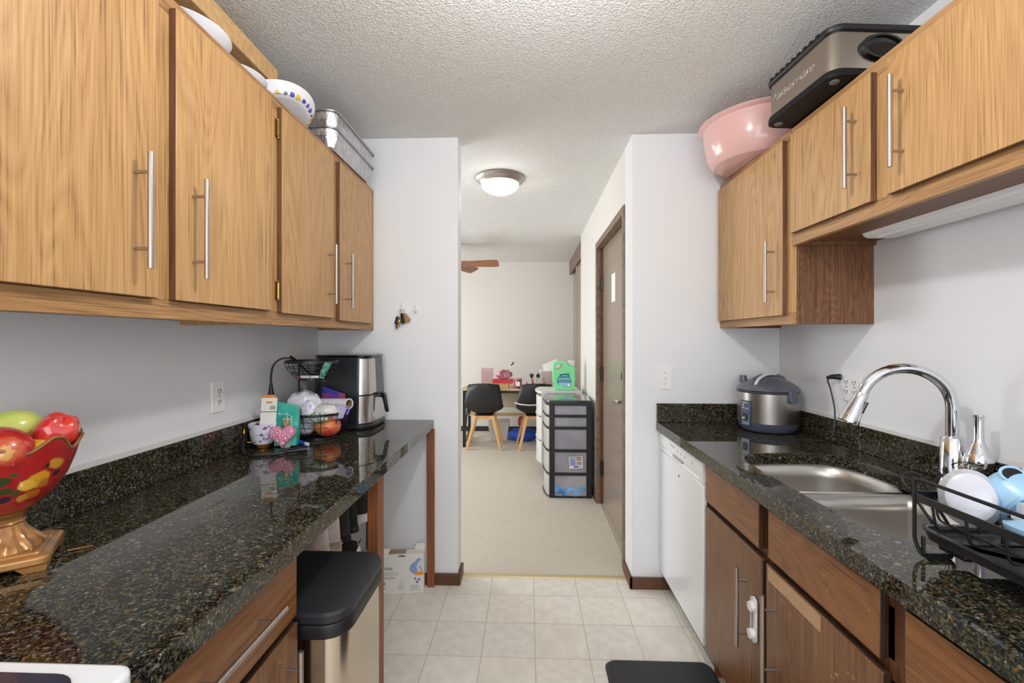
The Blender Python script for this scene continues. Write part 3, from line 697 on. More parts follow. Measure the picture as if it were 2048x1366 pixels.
# ================================================================= FAUCET
t = thing('kitchen_faucet', 'chrome high arc pull-down faucet behind the sink', 'faucet', (1.243, 1.362, .895))
mk('base', B().lathe([(.037, .0), (.037, .003), (.036, .006), (.0325, .045), (.0265, .152), (.024, .157), (.018, .16)], (1.243, 1.362), 28, z0=.8955), M_CHROME, t, smooth=True)
A0 = Vector((1.243, 1.362, 1.137)); dr = Vector((-.965, .262, 0)).normalized(); R = .114
pts = [Vector((1.243, 1.362, 1.05)), Vector((1.243, 1.362, 1.10))]+[A0+dr*(R-R*math.cos(a))+Vector((0, 0, R*math.sin(a))) for a in [math.radians(v) for v in range(0, 163, 9)]]
mk('spout', B().tube(pts, .0158, 20), M_CHROME, t, smooth=True)
e = pts[-1]; d = (pts[-1]-pts[-2]).normalized()
hd = mk('spray_head', B().tube([e-d*.001, e+d*.004, e+d*.02, e+d*.07, e+d*.096, e+d*.100], [.0163, .0185, .0195, .0262, .0282, .0240], 22), M_CHROME, t, smooth=True)
q = dr.cross(Vector((0, 0, 1))).normalized(); side = Vector((.55, -.83, 0))
c0 = e+d*.045+side*.020
mk('spray_button', B().tube([c0-d*.018, c0+d*.018], .0075, 10), M_BLACKG, hd, smooth=True)
st = Vector((1.243, 1.362, .968))
b = B().tube([st, st+Vector((.018, -.044, .0))], [.020, .020], 20); mk('handle_stub', b, M_CHROME, t, smooth=True)
hx, hy = 1.263, 1.306
b = B().lathe([(.004, .957), (.016, .960), (.027, .970), (.0335, .988), (.032, 1.003), (.024, 1.026), (.0135, 1.048), (.0115, 1.060), (.0115, 1.120), (.0135, 1.1215), (.0135, 1.1265), (.004, 1.128)], (hx, hy), 28)
mk('lever', b, M_CHROME, t, smooth=True)

# ================================================================= RICE COOKER
cx, cy = 1.168, 2.235; R = .134
t = thing('rice_cooker', 'grey and steel rice cooker in the corner of the right counter', 'rice cooker', (cx, cy, .895))
CG = plain('slate grey plastic', (92, 94, 106), .3, coat=.3)
mk('base', B().lathe([(.10, .0), (.115, .004), (.128, .020), (.134, .045)], (cx, cy), 40, z0=.896), plain('blue grey plastic', (80, 86, 106), .35, coat=.3), t, smooth=True)
mk('body', B().lathe([(.130, .0452), (.134, .0455), (.1345, .185), (.130, .187)], (cx, cy), 48, z0=.896), plain('cooker steel', (176, 170, 164), .3, 1.0), t, smooth=True)
lid = mk('lid', B().lathe([(.132, .1872), (.136, .190), (.137, .200), (.128, .216), (.112, .228), (.09, .240), (.065, .252), (.03, .262), (.004, .264)], (cx, cy), 44, z0=.896), CG, t, smooth=True)
mk('seam', B().lathe([(.1362, .1925), (.1378, .194), (.1378, .197), (.1362, .1985)], (cx, cy), 44, z0=.896), M_BLACK, lid, smooth=True)
fa = math.atan2(-.34, -.94); ux, uy = math.cos(fa), math.sin(fa); vx, vy = -uy, ux
def CP(r, s_, z): return (cx+ux*r+vx*s_, cy+uy*r+vy*s_, .896+z)
pan = mk('control_panel', B().hexa([CP(.120, -.029, .03), CP(.1375, -.027, .028), CP(.1375, .027, .028), CP(.120, .029, .03)], [CP(.120, -.029, .150), CP(.1405, -.027, .148), CP(.1405, .027, .148), CP(.120, .029, .150)]), plain('navy plastic', (66, 76, 104), .3, coat=.3), t, bev=.004)
mk('switch_well', B().hexa([CP(.136, -.014, .05), CP(.1400, -.014, .05), CP(.1400, .014, .05), CP(.136, .014, .05)], [CP(.137, -.014, .088), CP(.1408, -.014, .088), CP(.1408, .014, .088), CP(.137, .014, .088)]), M_BLACK, pan)
mk('switch_lever', B().hexa([CP(.139, -.008, .062), CP(.150, -.008, .062), CP(.150, .008, .062), CP(.139, .008, .062)], [CP(.139, -.008, .070), CP(.148, -.008, .070), CP(.148, .008, .070), CP(.139, .008, .070)]), CG, pan)
for s_, z, c in ((-.010, .125, (255, 120, 60)), (.010, .125, (40, 40, 46))):
    p = CP(.1408, s_, z); mk('indicator', B().ball(p, .0035, seg=10), plain('lamp %d' % c[0], c, .3, emit=c, es=1.2 if c[0] > 200 else 0), pan, smooth=True)
Mt = frame_m(CP(.1415, 0, .138), (-vx, -vy, 0), (0, 0, 1)); 
mk('print', B().box(-.014, .014, -.002, .002, 0, .0004).xf(Mt), plain('pale print', (190, 200, 214), .5), pan)
mk('print', B().box(-.020, -.002, -.002, .002, 0, .0004).box(.003, .018, -.002, .002, 0, .0004).xf(frame_m(CP(.1412, 0, .112), (-vx, -vy, 0), (0, 0, 1))), MATS['pale print'], pan)
# lid handle, latch, steam vent
hb = spline([CP(.10, .0, .222), CP(.085, .0, .244), CP(.03, .0, .263), CP(-.03, .0, .265), CP(-.085, .0, .252), CP(-.11, .0, .232)], 5)
mk('handle', B().tube(hb, [.011]*len(hb), 10), CG, lid, smooth=True)
hb2 = spline([CP(.108, .030, .222), CP(.085, .026, .250), CP(.03, .022, .272), CP(-.03, .018, .272)], 5)
plabel(mk('handle_rim', B().tube(hb2, .0075, 10), plain('pale grey plastic', (214, 212, 208), .3), lid, smooth=True), 'pale grey curved grip strip')
mk('steam_vent', B().cyl((cx-.085, cy+.07, 1.120), (cx-.085, cy+.07, 1.156), .018, .016, 16), CG, lid, smooth=True)
Mh = frame_m((cx+.134*.35, cy-.134*.93, 1.075), (.93, .35, 0), (0, 0, 1))
mk('hinge_cover', B().prism(rrect(-.026, .026, -.035, .024, .010), 'Z', -.012, .012).xf(Mh), CG, t, bev=.003)
# its cord to the outlet
co = thing('power_cord', 'black power cord running from the rice cooker to the right wall outlet', 'cord', (1.27, 2.0, .9))
pl = Vector((XW1-.012, 1.948, 1.178))
pts = spline([(cx+.11, cy-.06, .908), (1.22, 2.08, .900), (1.235, 1.98, .900), (1.27, 1.925, .93), (1.285, 1.93, 1.03), (1.288, 1.96, 1.12), (1.292, 1.985, 1.162), (1.30, 1.97, 1.176), (1.306, 1.955, 1.178)], 8)
mk('cable', B().tube(pts, .0034, 8), M_BLACK, co, smooth=True)
mk('plug', B().tube([(1.288, 1.985, 1.172), (1.300, 1.968, 1.177), (1.312, 1.955, 1.178), (1.322, 1.950, 1.178)], [.006, .010, .012, .013], 12), M_BLACK, co, smooth=True)

# ================================================================= ON TOP OF THE LEFT CABINETS
TOPZ = ZT + .001
KRAFT = two_tone('kraft cardboard', (196, 158, 108), (210, 172, 122), 40, .8)
t = thing('cardboard_box', 'long brown cardboard box on top of the left wall cabinets', 'box', (-1.02, 1.2, TOPZ))
bx0 = [(-1.152, .55), (-.925, .55), (-.945, 1.655), (-1.152, 1.655)]
mk('carton', B().prism(bx0, 'Z', 2.284, 2.352), KRAFT, t, bev=.003)
mk('tape', B().box(-1.04, -.99, .549, 1.656, 2.3522, 2.3526), plain('packing tape', (180, 150, 100), .2), t)
text('print', 'REEMX', .026, frame_m((-.9412, 1.408, 2.318), (-.02, 1.105, 0), (0, 0, 1)), M_PRINT, t, sx=1.25)
# dishes carrying the box and standing along the front edge
WD = plain('white glazed plastic', (228, 228, 236), .3, coat=.3)
def dish(label, cx, cy, R, h, z0, m, name='bowl', cat='bowl', foot=.6):
    b = B().lathe([(R*foot, 0), (R*foot+.004, .002), (R*.86, h*.45), (R*.97, h*.85), (R, h*.95), (R, h), (R*.975, h), (R*.84, h*.5), (R*(foot-.02), .008), (.004, .008)], (cx, cy), 48, z0=z0)
    return mk(name, b, m, smooth=True, tags=(label, cat))
dish('white plastic bowl under the near part of the brown box', -.972, 1.225, .118, .050, TOPZ, WD)
dish('low white dish peeping out under the far end of the brown box', -.955, 1.42, .095, .036, TOPZ, WD, 'dish', 'dish')
t = thing('frying_pan', 'grey metal pan lying at the near end of the cabinet top', 'pan', (-.955, .995, TOPZ))
mk('pan_body', B().lathe([(.085, 0), (.092, .004), (.101, .070), (.104, .076), (.104, .080), (.098, .078), (.088, .008), (.004, .006)], (-.955, .995), 40, z0=TOPZ), plain('grey pan metal', (96, 92, 94), .3, .9), t, smooth=True)
for a in (.15, .5, .85): mk('rivet', B().ball((-.955+.100*math.cos(a), .995+.100*math.sin(a), TOPZ+.052), .006, seg=8), M_BLACK, t, smooth=True)
mk('rim', B().tube([(-.955+.104*math.cos(k*PI/20), .995+.104*math.sin(k*PI/20), TOPZ+.080) for k in range(40)], .003, 6, True), M_CHROME, t, smooth=True)
mk('prop_carton', B().prism([(-1.152, .60), (-1.105, .60), (-1.105, 1.50), (-1.152, 1.50)], 'Z', TOPZ, 2.2835), two_tone('shade-brown carton', (150, 116, 78), (166, 130, 90), 30, .8), tags=('flat shade-brown carton added behind the dishes to prop the long box', 'box'))  # added prop; its darker brown stands in for the box's shaded underside
# printed pack of round plates, tilted against the trays
Mp = Matrix.Translation((-.985, 1.715, TOPZ+.068)) @ Matrix.Rotation(math.radians(-9), 4, 'X') @ Matrix.Rotation(math.radians(-22), 4, 'Y') @ Matrix.Scale(.93, 4)
t = thing('paper_plate_pack', 'shrink-wrapped pack of round white plates with blue and gold print on the left cabinets', 'plates', (-.985, 1.715, TOPZ))
b = B().lathe([(.10, -.028), (.135, -.024), (.150, .0), (.158, .012), (.160, .016), (.152, .018), (.004, .014)], (0, 0), 56).xf(Mp); mk('plate_stack', b, plain('white coated paper', (240, 240, 246), .4), t, smooth=True)
b = B().lathe([(.116, -.0281), (.1352, -.0245), (.1495, -.0015), (.1495, -.0012), (.134, -.024), (.116, -.0278)], (0, 0), 56).xf(Mp)
ps = []
for k in range(30):
    a = 2*PI*k/30; p = Mp @ Vector((.135*math.cos(a), .135*math.sin(a), -.022)); p = p-Vector((-.985, 1.715, TOPZ))
    ps.append((tuple(p), random.choice([.007, .010, .012]), random.choice([(60, 64, 160), (190, 160, 70), (226, 196, 96), (80, 90, 180), (110, 112, 120)])))
mk('label_ring', b, spots_mat('plate pack print', (238, 238, 244), ps, .35, .4, .006, 60), t)
# foil trays
FOIL = two_tone('crinkled foil', (176, 176, 178), (214, 214, 216), 90, .28, .3, .7, 3, bump=.6, stretch=(1, 1, .25), dist=.003, metal=.9)
def foil_tray(z0, h, y0, y1, x0, x1, label, ty=0):
    t = thing('foil_tray', label, 'tray', ((x0+x1)/2, (y0+y1)/2, z0), 'foil trays on the left cabinets')
    def rg(k, z, n=10): return [(x, y, z) for x, y in rrect(x0+k, x1-k, y0+k, y1-k, .045-k*.3, 5)]
    b = B().loft([rg(.030, z0+.001), rg(.027, z0+.004), rg(.014, z0+h*.6), rg(.012, z0+h*.62), rg(.008, z0+h), rg(.001, z0+h+.002), rg(.0, z0+h-.003)], True, False)
    # inner skin
    b.loft([rg(.009, z0+h), rg(.0155, z0+h*.6), rg(.031, z0+.006)], False, True)
    # pleats in the corners
    for v in b.bm.verts:
        pass
    o = mk('pan', b, FOIL, t, smooth=True)
    b = B(); rr = rg(.001, z0+h+.001); b.tube([Vector(p) for p in rr], .0035, 6, True); mk('rolled_rim', b, FOIL, t, smooth=True)
    for cxn, cyn in ((x1-.045, y0+.045),):
        b = B()
        for k in range(11):
            a = math.radians(-92+9.4*k); c_, s_ = math.cos(a), math.sin(a)
            b.tube([(cxn+.016*c_, cyn+.016*s_, z0+.008), (cxn+.028*c_, cyn+.028*s_, z0+h*.55), (cxn+.034*c_, cyn+.034*s_, z0+h*.96)], .0028, 5)
        o = mk('corner_pleats', b, FOIL, t, smooth=True); o['kind'] = 'stuff'
    return t
foil_tray(TOPZ, .082, 1.86, 2.36, -1.14, -.812, 'lower crinkled foil roasting tray on the far end of the left cabinets')
foil_tray(TOPZ+.058, .090, 1.85, 2.35, -1.135, -.806, 'upper foil roasting tray nested in the lower one')

# ================================================================= ON TOP OF THE RIGHT CABINETS
PINK = plain('pink plastic', (222, 178, 174), .22, coat=.4)
t = thing('wash_basin', 'pink plastic wash basin on top of the tall right cabinet', 'basin', (1.085, 2.165, 2.156))
bc = (1.072, 2.145)
mk('bowl', B().xf(Matrix()).lathe([(.175, 0), (.180, .002), (.182, .0), (.192, .006), (.214, .038), (.228, .10), (.236, .175), (.252, .182), (.256, .187), (.254, .191), (.234, .190), (.224, .10), (.205, .04), (.18, .012), (.004, .008)], bc, 56, z0=2.157), PINK, t, smooth=True)
# roaster: steel box, black base and lid rim, side handle
t = thing('roaster_oven', 'steel roaster with black base and oval handle on the short right cabinet', 'roaster', (1.10, 1.64, 2.156))
ang = math.radians(4.5)
Mr = Matrix.Translation((1.128, 1.62, 2.156)) @ Matrix.Rotation(ang, 4, 'Z')
def RR(x0, x1, y0, y1, r): return rrect(x0, x1, y0, y1, r, 7)
hx, hy = .195, .172
def rg(k, z): return [(x, y, z) for x, y in RR(-hx-k, hx+k, -hy-k, hy+k, .040+k)]
mk('base', B().loft([rg(.000, .004), rg(.006, .006), rg(.006, .020), rg(.002, .030)]).xf(Mr), plain('satin black base', (14, 14, 16), .55, spec=.3), t, bev=.001)
mk('body', B().loft([rg(-.001, .0302), rg(-.004, .150)]).xf(Mr), brushed('roaster steel', (178, 168, 156), .2, 'H'), t, smooth=True)
mk('lid_rim', B().loft([rg(.003, .1502), rg(.006, .155), rg(.006, .166), rg(-.004, .172)]).xf(Mr), M_BLACK, t, bev=.001)
b = B()
for k in range(9): b.box(-hx-.010, -hx-.004, -hy+.05+k*.03, -hy+.062+k*.03, .160, .168)
o = mk('vent_teeth', b.xf(Mr), M_BLACKG, t); o['kind'] = 'stuff'
for k in range(4): mk('foot', B().cyl((-hx+.03+.33*(k % 2), -hy+.03+.28*(k//2), .0), (-hx+.03+.33*(k % 2), -hy+.03+.28*(k//2), .004), .014, seg=12).xf(Mr), plain('grey rubber', (110, 110, 112), .5), t)
b = B().loft([[(-.035+.072*s*math.cos(a), -hy+yy, .096+.041*s*math.sin(a)) for a in [2*PI*k/28 for k in range(28)]] for s, yy in ((1.0, .003), (1.0, -.006), (.93, -.011), (.80, -.011), (.74, -.004))], False, True)
hd = mk('side_handle', b.xf(Mr), M_BLACKG, t, smooth=True)
b = B().prism([(-.035+.058*math.cos(a), .086+.025*math.sin(a)) for a in [2*PI*k/24 for k in range(24)]], 'Y', -hy-.0065, -hy-.004); mk('grip_recess', b.xf(Mr), M_DKGAP, hd)
text('lettering', 'Farberware', .046, Mr @ frame_m((-hx+.0018, .02, .088), (0, -1, 0), (0, 0, 1)), plain('embossed steel letters', (206, 202, 192), .25, .8), t, ext=.0012, shear=.3, sx=1.0)

# ================================================================= FRUIT BOWL
ZC = .8975
bcx, bcy = -1.026, .838
KB = .84   # the bowl was modelled a little large: everything in it is scaled about its foot
_before = set(bpy.data.objects)
t = thing('fruit_bowl', 'red painted pedestal bowl on a square gold foot at the left edge', 'bowl', (bcx, bcy, ZC))
GOLD = two_tone('antique gold resin', (118, 74, 34), (190, 136, 76), 14, .3, .35, .65, 3, coat=.5, metal=.35)
ca = math.radians(38)
Mb = Matrix.Translation((bcx, bcy, ZC)) @ Matrix.Rotation(ca-math.radians(90), 4, 'Z')
def sq(h, z, r=.012): return [(x, y, z) for x, y in rrect(-h, h, -h, h, r, 3)]
b = B().loft([sq(.087, .012), sq(.090, .014), sq(.090, .026), sq(.086, .030), sq(.078, .031), sq(.074, .036)])
pb = mk('plinth', b.xf(Mb), GOLD, t, bev=.0015)
for sx in (-1, 1):
    for sy in (-1, 1): mk('foot', B().hexa([(sx*.086, sy*.086, 0), (sx*.050, sy*.086, 0), (sx*.050, sy*.050, 0), (sx*.086, sy*.050, 0)], [(sx*.088, sy*.088, .0118), (sx*.036, sy*.088, .0118), (sx*.036, sy*.036, .0118), (sx*.088, sy*.036, .0118)]).xf(Mb), GOLD, pb)
fl_ = lambda a, r, z: (r*(1+.07*math.cos(a*16)*max(0, min(1, (.085-z)/.03))*(1 if z > .037 else 0)), z)
mk('stem', B().lathe([(.070, .0362), (.066, .042), (.052, .054), (.040, .070), (.034, .082), (.037, .086), (.034, .090), (.034, .096), (.042, .102), (.045, .108)], (bcx, bcy), 64, mod=fl_, z0=ZC), GOLD, t, smooth=True)
def rimmod(a, r, z):
    k = max(0, (z-.15)/.09)
    lob = math.cos(a*8)
    return (r*(1+.035*k*lob), z+.011*k*math.cos(a*8)+.006*k*math.cos(a*4+.6))
sp = []
def on(az, z, r): return (r*math.cos(az), r*math.sin(az), z)
cam_az = math.atan2(-bcy, -bcx)
for dx, z, rad, col in ((.62, .175, .021, (222, 160, 40)), (.44, .168, .016, (236, 184, 70)), (.58, .145, .014, (196, 110, 30)), (.86, .20, .018, (214, 150, 50)), (.98, .225, .014, (230, 190, 90)), (.72, .20, .012, (60, 40, 30)),
                        (.22, .195, .011, (70, 84, 40)), (.08, .185, .013, (56, 70, 36)), (.0, .165, .010, (90, 96, 50)), (.13, .165, .010, (60, 76, 40)), (.26, .155, .009, (70, 84, 44)), (.36, .205, .010, (130, 120, 60)), (.74, .165, .012, (190, 120, 40)),
                        (.10, .145, .010, (60, 40, 60)), (.42, .14, .012, (206, 150, 60)), (-.1, .15, .012, (50, 44, 50)), (.92, .18, .010, (50, 36, 30)), (.5, .225, .010, (130, 30, 36)), (-.35, .18, .02, (226, 170, 60)), (-.5, .16, .014, (60, 76, 40))):
    rr = (.055+(z-.11)*.62+.018)*KB; sp.append((on(cam_az+dx*1.0-.1, z*.985, rr), rad*.9, col))
bm_ = spots_mat('painted red bowl', (150, 16, 30), sp, .25, .7, .008, 45, grad=(190, 44, 40))
prof = [(.045, .108), (.062, .118), (.088, .142), (.108, .172), (.121, .206), (.130, .238), (.127, .240), (.117, .206), (.104, .174), (.084, .146), (.055, .124), (.004, .120)]
mk('bowl_body', B().lathe(prof, (bcx, bcy), 96, mod=rimmod, z0=ZC), bm_, t, smooth=True)
rim = [(bcx+rimmod(a, .1285, .24)[0]*math.cos(a), bcy+rimmod(a, .1285, .24)[0]*math.sin(a), ZC+rimmod(a, .1285, .24)[1]) for a in [2*PI*k/96 for k in range(96)]]
mk('gold_rim', B().tube(rim, .0038, 8, True), GOLD, t, smooth=True)
for sgn in (1, -1):
    az = cam_az+PI*.5*sgn*1.0+.25; c0 = Vector((bcx+.130*math.cos(az), bcy+.130*math.sin(az), ZC+.236)); o_ = Vector((math.cos(az), math.sin(az), 0))
    mk('scroll', B().tube(spline([c0, c0+o_*.006+Vector((0, 0, .012)), c0-o_*.006+Vector((0, 0, .020)), c0-o_*.016+Vector((0, 0, .012))], 4), .0055, 8), GOLD, t, smooth=True)
for sp_, lab in (((.0, .0), None),):
    mk('gold_twig', B().cyl((bcx+.080, bcy+.070, ZC+.0026), (bcx+.118, bcy+.098, ZC+.0026), .0020, seg=6), GOLD, t)
# fruit
def fruit(label, cat, c, r, m, name, mod=None, rot=None):
    b = B().ball((0, 0, 0), r[0], r[1], r[2], 28, mod)
    Mx = Matrix.Translation(c) @ (rot or Matrix.Identity(4)); b.xf(Mx)
    return mk(name, b, m, smooth=True, tags=(label, cat))
MANGO = spots_mat('red mango skin', (166, 20, 34), [((.056, -.034, .064), .028, (196, 92, 60)), ((.060, -.036, .060), .014, (206, 150, 84))], .25, .5, .012, 90, grad=(206, 62, 50))
fruit('large red mango at the front of the fruit bowl', 'fruit', (bcx+.036, bcy-.042, ZC+.238), (.080, .056, .056), MANGO, 'mango', rot=Matrix.Rotation(math.radians(-20), 4, 'Z') @ Matrix.Rotation(math.radians(-6), 4, 'Y'))
fruit('yellow green apple at the back of the fruit bowl', 'fruit', (bcx-.022, bcy+.040, ZC+.268), (.052, .052, .045), two_tone('green apple skin', (186, 206, 90), (222, 226, 130), 8, .25, coat=.5), 'apple')
pm = lambda v: 1+.10*math.cos(4*math.atan2(v.y, v.x))*(0.4+.6*max(0, v.z))-.12*max(0, v.z-.75)*4
fruit('shiny red wax pepper at the right of the fruit bowl', 'fruit', (bcx+.062, bcy+.060, ZC+.258), (.043, .043, .047), two_tone('red pepper skin', (204, 44, 44), (220, 74, 64), 12, .18, coat=.8), 'red_pepper', pm, Matrix.Rotation(math.radians(28), 4, Vector((-.3, 1, 0))))
fruit('orange yellow fruit half hidden under the red pepper', 'fruit', (bcx+.070, bcy-.002, ZC+.222), (.046, .044, .036), two_tone('mango yellow skin', (226, 150, 30), (240, 190, 70), 10, .3, coat=.4), 'yellow_fruit', rot=Matrix.Rotation(math.radians(40), 4, 'Z'))
fruit('yellow lemon tucked at the left of the fruit bowl', 'fruit', (bcx-.070, bcy-.045, ZC+.228), (.045, .034, .034), MATS['mango yellow skin'], 'lemon')
mk('gold_berry_pick', B().ball((bcx+.008, bcy+.085, ZC+.278), .010, seg=12).ball((bcx+.022, bcy+.088, ZC+.279), .009, seg=12).tube([(bcx+.01, bcy+.07, ZC+.28), (bcx+.01, bcy+.05, ZC+.22)], .003, 6), M_BRASS, smooth=True, tags=('small gold berry ornament between the green apple and red pepper', 'ornament'))

for o_ in [q for q in bpy.data.objects if q not in _before and q.type == 'MESH']:
    if o_.parent is None:
        o_.data.transform(Matrix.Diagonal((.88, .88, .88, 1))); v = o_.location
        o_.location = (bcx+(v.x-bcx)*KB, bcy+(v.y-bcy)*KB, ZC+(v.z-ZC)*.985)
    else: o_.data.transform(Matrix.Diagonal((KB, KB, .985, 1)))
# ================================================================= AIR FRYER
t = thing('air_fryer', 'black and steel air fryer in the far corner of the left counter', 'air fryer', (-.915, 2.27, ZC))
AX0, AX1, AY0, AY1 = -1.052, -.775, 2.135, 2.405
def ar(k, z, dx=0): return [(x+dx, y, z) for x, y in rrect(AX0-k, AX1+k, AY0-k, AY1+k, .058+k, 8)]
FB = plain('black satin plastic', (30, 31, 36), .32, coat=.2)
mk('base', B().loft([ar(.0, ZC+.001), ar(.012, ZC+.006), ar(.014, ZC+.020), ar(.006, ZC+.030)]), FB, t, bev=.001)
mk('body', B().loft([ar(.006, ZC+.0301), ar(.008, ZC+.10), ar(.004, ZC+.24), ar(-.002, ZC+.335), ar(-.004, ZC+.350)]), FB, t, smooth=True)
mk('top_cap', B().loft([ar(-.002, ZC+.3502), ar(.002, ZC+.354), ar(.0, ZC+.362), ar(-.02, ZC+.365)]), M_BLACKG, t, bev=.001)
def patch(i0, i1, z0, z1, k0, k1, off, m, name, par):
    """strip of the rounded body outline from point i0 to i1 lifted off the body"""
    def seg_(k, z): 
        r = rrect(AX0-k, AX1+k, AY0-k, AY1+k, .058+k, 8); L = r[27:]+r[:9]   # near-right corner ... far-right corner
        P = [(x, y, z) for x, y in L]; out = []
        # parametrise by length
        d = [0]
        for a, c in zip(P, P[1:]): d.append(d[-1]+math.dist(a, c))
        n = 16
        for j in range(n+1):
            s_ = (i0+(i1-i0)*j/n)*d[-1]; q = max(q_ for q_ in range(len(d)-1) if d[q_] <= s_+1e-9); u = (s_-d[q])/(d[q+1]-d[q])
            out.append(tuple(P[q][w]*(1-u)+P[q+1][w]*u for w in range(3)))
        return out
    b = B(); lo, hi = seg_(k0+off, z0), seg_(k1+off, z1); li, hi_ = seg_(k0+.0005, z0), seg_(k1+.0005, z1)
    rings = [[li[j], lo[j], hi[j], hi_[j]] for j in range(len(lo))]
    b.loft(rings); return mk(name, b, m, par, smooth=True, ang=.5)
FS = brushed('fryer steel', (200, 196, 192), .22, 'Z')
patch(.05, .40, ZC+.172, ZC+.344, .006, -.003, .003, FS, 'steel_panel', t)
dp = patch(.05, .95, ZC+.034, ZC+.164, .007, .006, .006, FS, 'drawer', t)
patch(.42, .93, ZC+.172, ZC+.340, .006, -.003, .002, M_BLACKG, 'display_panel', t)
text('print', 'COSORI', .011, frame_m((AX1+.0045, 2.335, ZC+.325), (0, 1, 0), (0, 0, 1)), plain('silver print', (170, 172, 178), .4), t, ext=.0002)
b = B().prism([(AX1+.006, ZC+.172), (AX1+.045, ZC+.172), (AX1+.054, ZC+.160), (AX1+.068, ZC+.075), (AX1+.060, ZC+.070), (AX1+.050, ZC+.078), (AX1+.036, ZC+.145), (AX1+.006, ZC+.150)], 'Y', 2.235, 2.262)
hd = mk('handle', b, M_BLACKG, dp, bev=.005, seg=3)
mk('handle_trim', B().prism([(AX1+.046, ZC+.1725), (AX1+.0555, ZC+.160), (AX1+.0695, ZC+.074), (AX1+.0705, ZC+.075), (AX1+.057, ZC+.162), (AX1+.047, ZC+.1745)], 'Y', 2.239, 2.258), M_STEEL, t)

# ================================================================= TWO TIER WIRE BASKET
WIRE = M_BLACKM
kx, ky = -.948, 1.985
t = thing('wire_basket', 'two tier black wire fruit basket beside the air fryer', 'basket', (kx, ky, ZC))
def ringpts(x, y, z, r, n=36, tilt=0): return [(x+r*math.cos(2*PI*k/n), y+r*math.sin(2*PI*k/n), z+tilt*math.cos(2*PI*k/n)) for k in range(n)]
def flat_ring(b, x, y, z, r, w, h): b.lathe([(r-w, z), (r, z), (r, z+h), (r-w, z+h), (r-w, z+.0001)], (x, y), 40)
def tier(x, y, z0, z1, r0, r1, nm, hoops=3, ribs=14):
    b = B(); flat_ring(b, x, y, z1-.009, r1, .004, .011); r_ = mk(nm+'_rim', b, WIRE, t)
    b = B(); flat_ring(b, x, y, z0, r0, .004, .010); mk(nm+'_base', b, WIRE, t)
    f = lambda u: (r0+(r1-r0)*(1-(1-u)**1.8), z0+.006+(z1-z0-.010)*u)
    for i in range(1, hoops+1):
        rr, zz = f(i/(hoops+1)); mk('hoop', B().tube(ringpts(x, y, zz, rr), .0013, 6, True), WIRE, t, smooth=True)
    for k in range(ribs):
        a = 2*PI*k/ribs; mk('rib', B().tube([(x+f(u)[0]*math.cos(a), y+f(u)[0]*math.sin(a), f(u)[1]) for u in [q/6 for q in range(7)]], .0015, 6), WIRE, t, smooth=True)
    for k in range(-3, 4):
        d = k*r0/4; h_ = math.sqrt(r0*r0-d*d); mk('floor_wire', B().cyl((x+d, y-h_, z0+.002), (x+d, y+h_, z0+.002), .0013, seg=6), WIRE, t)
tier(kx, ky, ZC+.001, ZC+.118, .088, .136, 'lower_tier', 3, 12)
ux_, uy_ = -.962, 1.960
tier(ux_, uy_, ZC+.262, ZC+.345, .058, .112, 'upper_tier', 2, 10)
mk('pole', B().cyl((-1.035, 1.985, ZC+.01), (-1.035, 1.985, ZC+.335), .0045, seg=10), WIRE, t, smooth=True)
# things in the upper tier
t = thing('power_cord', 'black cord coiled in the upper basket with its plug hanging out on the left', 'cord', (-1.05, 1.93, 1.1))
pl = spline([(-.965, 1.955, 1.185), (-.905, 1.93, 1.172), (-.875, 1.925, 1.160), (-.90, 1.905, 1.158), (-.975, 1.93, 1.20), (-1.03, 1.95, 1.245), (-1.045, 1.93, 1.262), (-1.01, 1.93, 1.235), (-1.03, 1.90, 1.255), (-1.065, 1.885, 1.252), (-1.09, 1.875, 1.225), (-1.098, 1.872, 1.18), (-1.098, 1.872, 1.145)], 7)
mk('cable', B().tube(pl, .0042, 8), M_BLACK, t, smooth=True)
mk('plug', B().tube([(-1.098, 1.872, 1.150), (-1.098, 1.872, 1.130), (-1.098, 1.872, 1.112), (-1.098, 1.872, 1.100)], [.006, .008, .0115, .014], 12), M_BLACK, t, smooth=True)
for d in (-.006, .006): mk('prong', B().box(-1.099+d, -1.0975+d, 1.869, 1.875, 1.082, 1.100), M_CHROME, t)
GP = two_tone('green snack print', (30, 120, 96), (150, 220, 190), 55, .3, .4, .62, 3, coat=.5)
mk('snack_packet', B().loft([[(-.905, 1.905, 1.172), (-.885, 1.895, 1.168), (-.883, 1.90, 1.167), (-.903, 1.91, 1.172)], [(-.892, 1.892, 1.205), (-.862, 1.878, 1.203), (-.860, 1.890, 1.203), (-.890, 1.904, 1.205)], [(-.868, 1.882, 1.241), (-.828, 1.868, 1.241), (-.827, 1.871, 1.241), (-.867, 1.885, 1.241)]]), GP, tags=('small green and white foil packet standing in the upper basket', 'packet'))
t = thing('marker_pen', 'white marker with red cap lying in the upper basket', 'pen', (-.95, 1.91, 1.168))
mk('barrel', B().cyl((-.985, 1.905, 1.174), (-.905, 1.895, 1.176), .0062, seg=12), M_WHITEE, t, smooth=True)
mk('cap', B().cyl((-.998, 1.9065, 1.174), (-.985, 1.905, 1.174), .0066, seg=12), plain('red plastic', (206, 60, 60), .3), t, smooth=True)
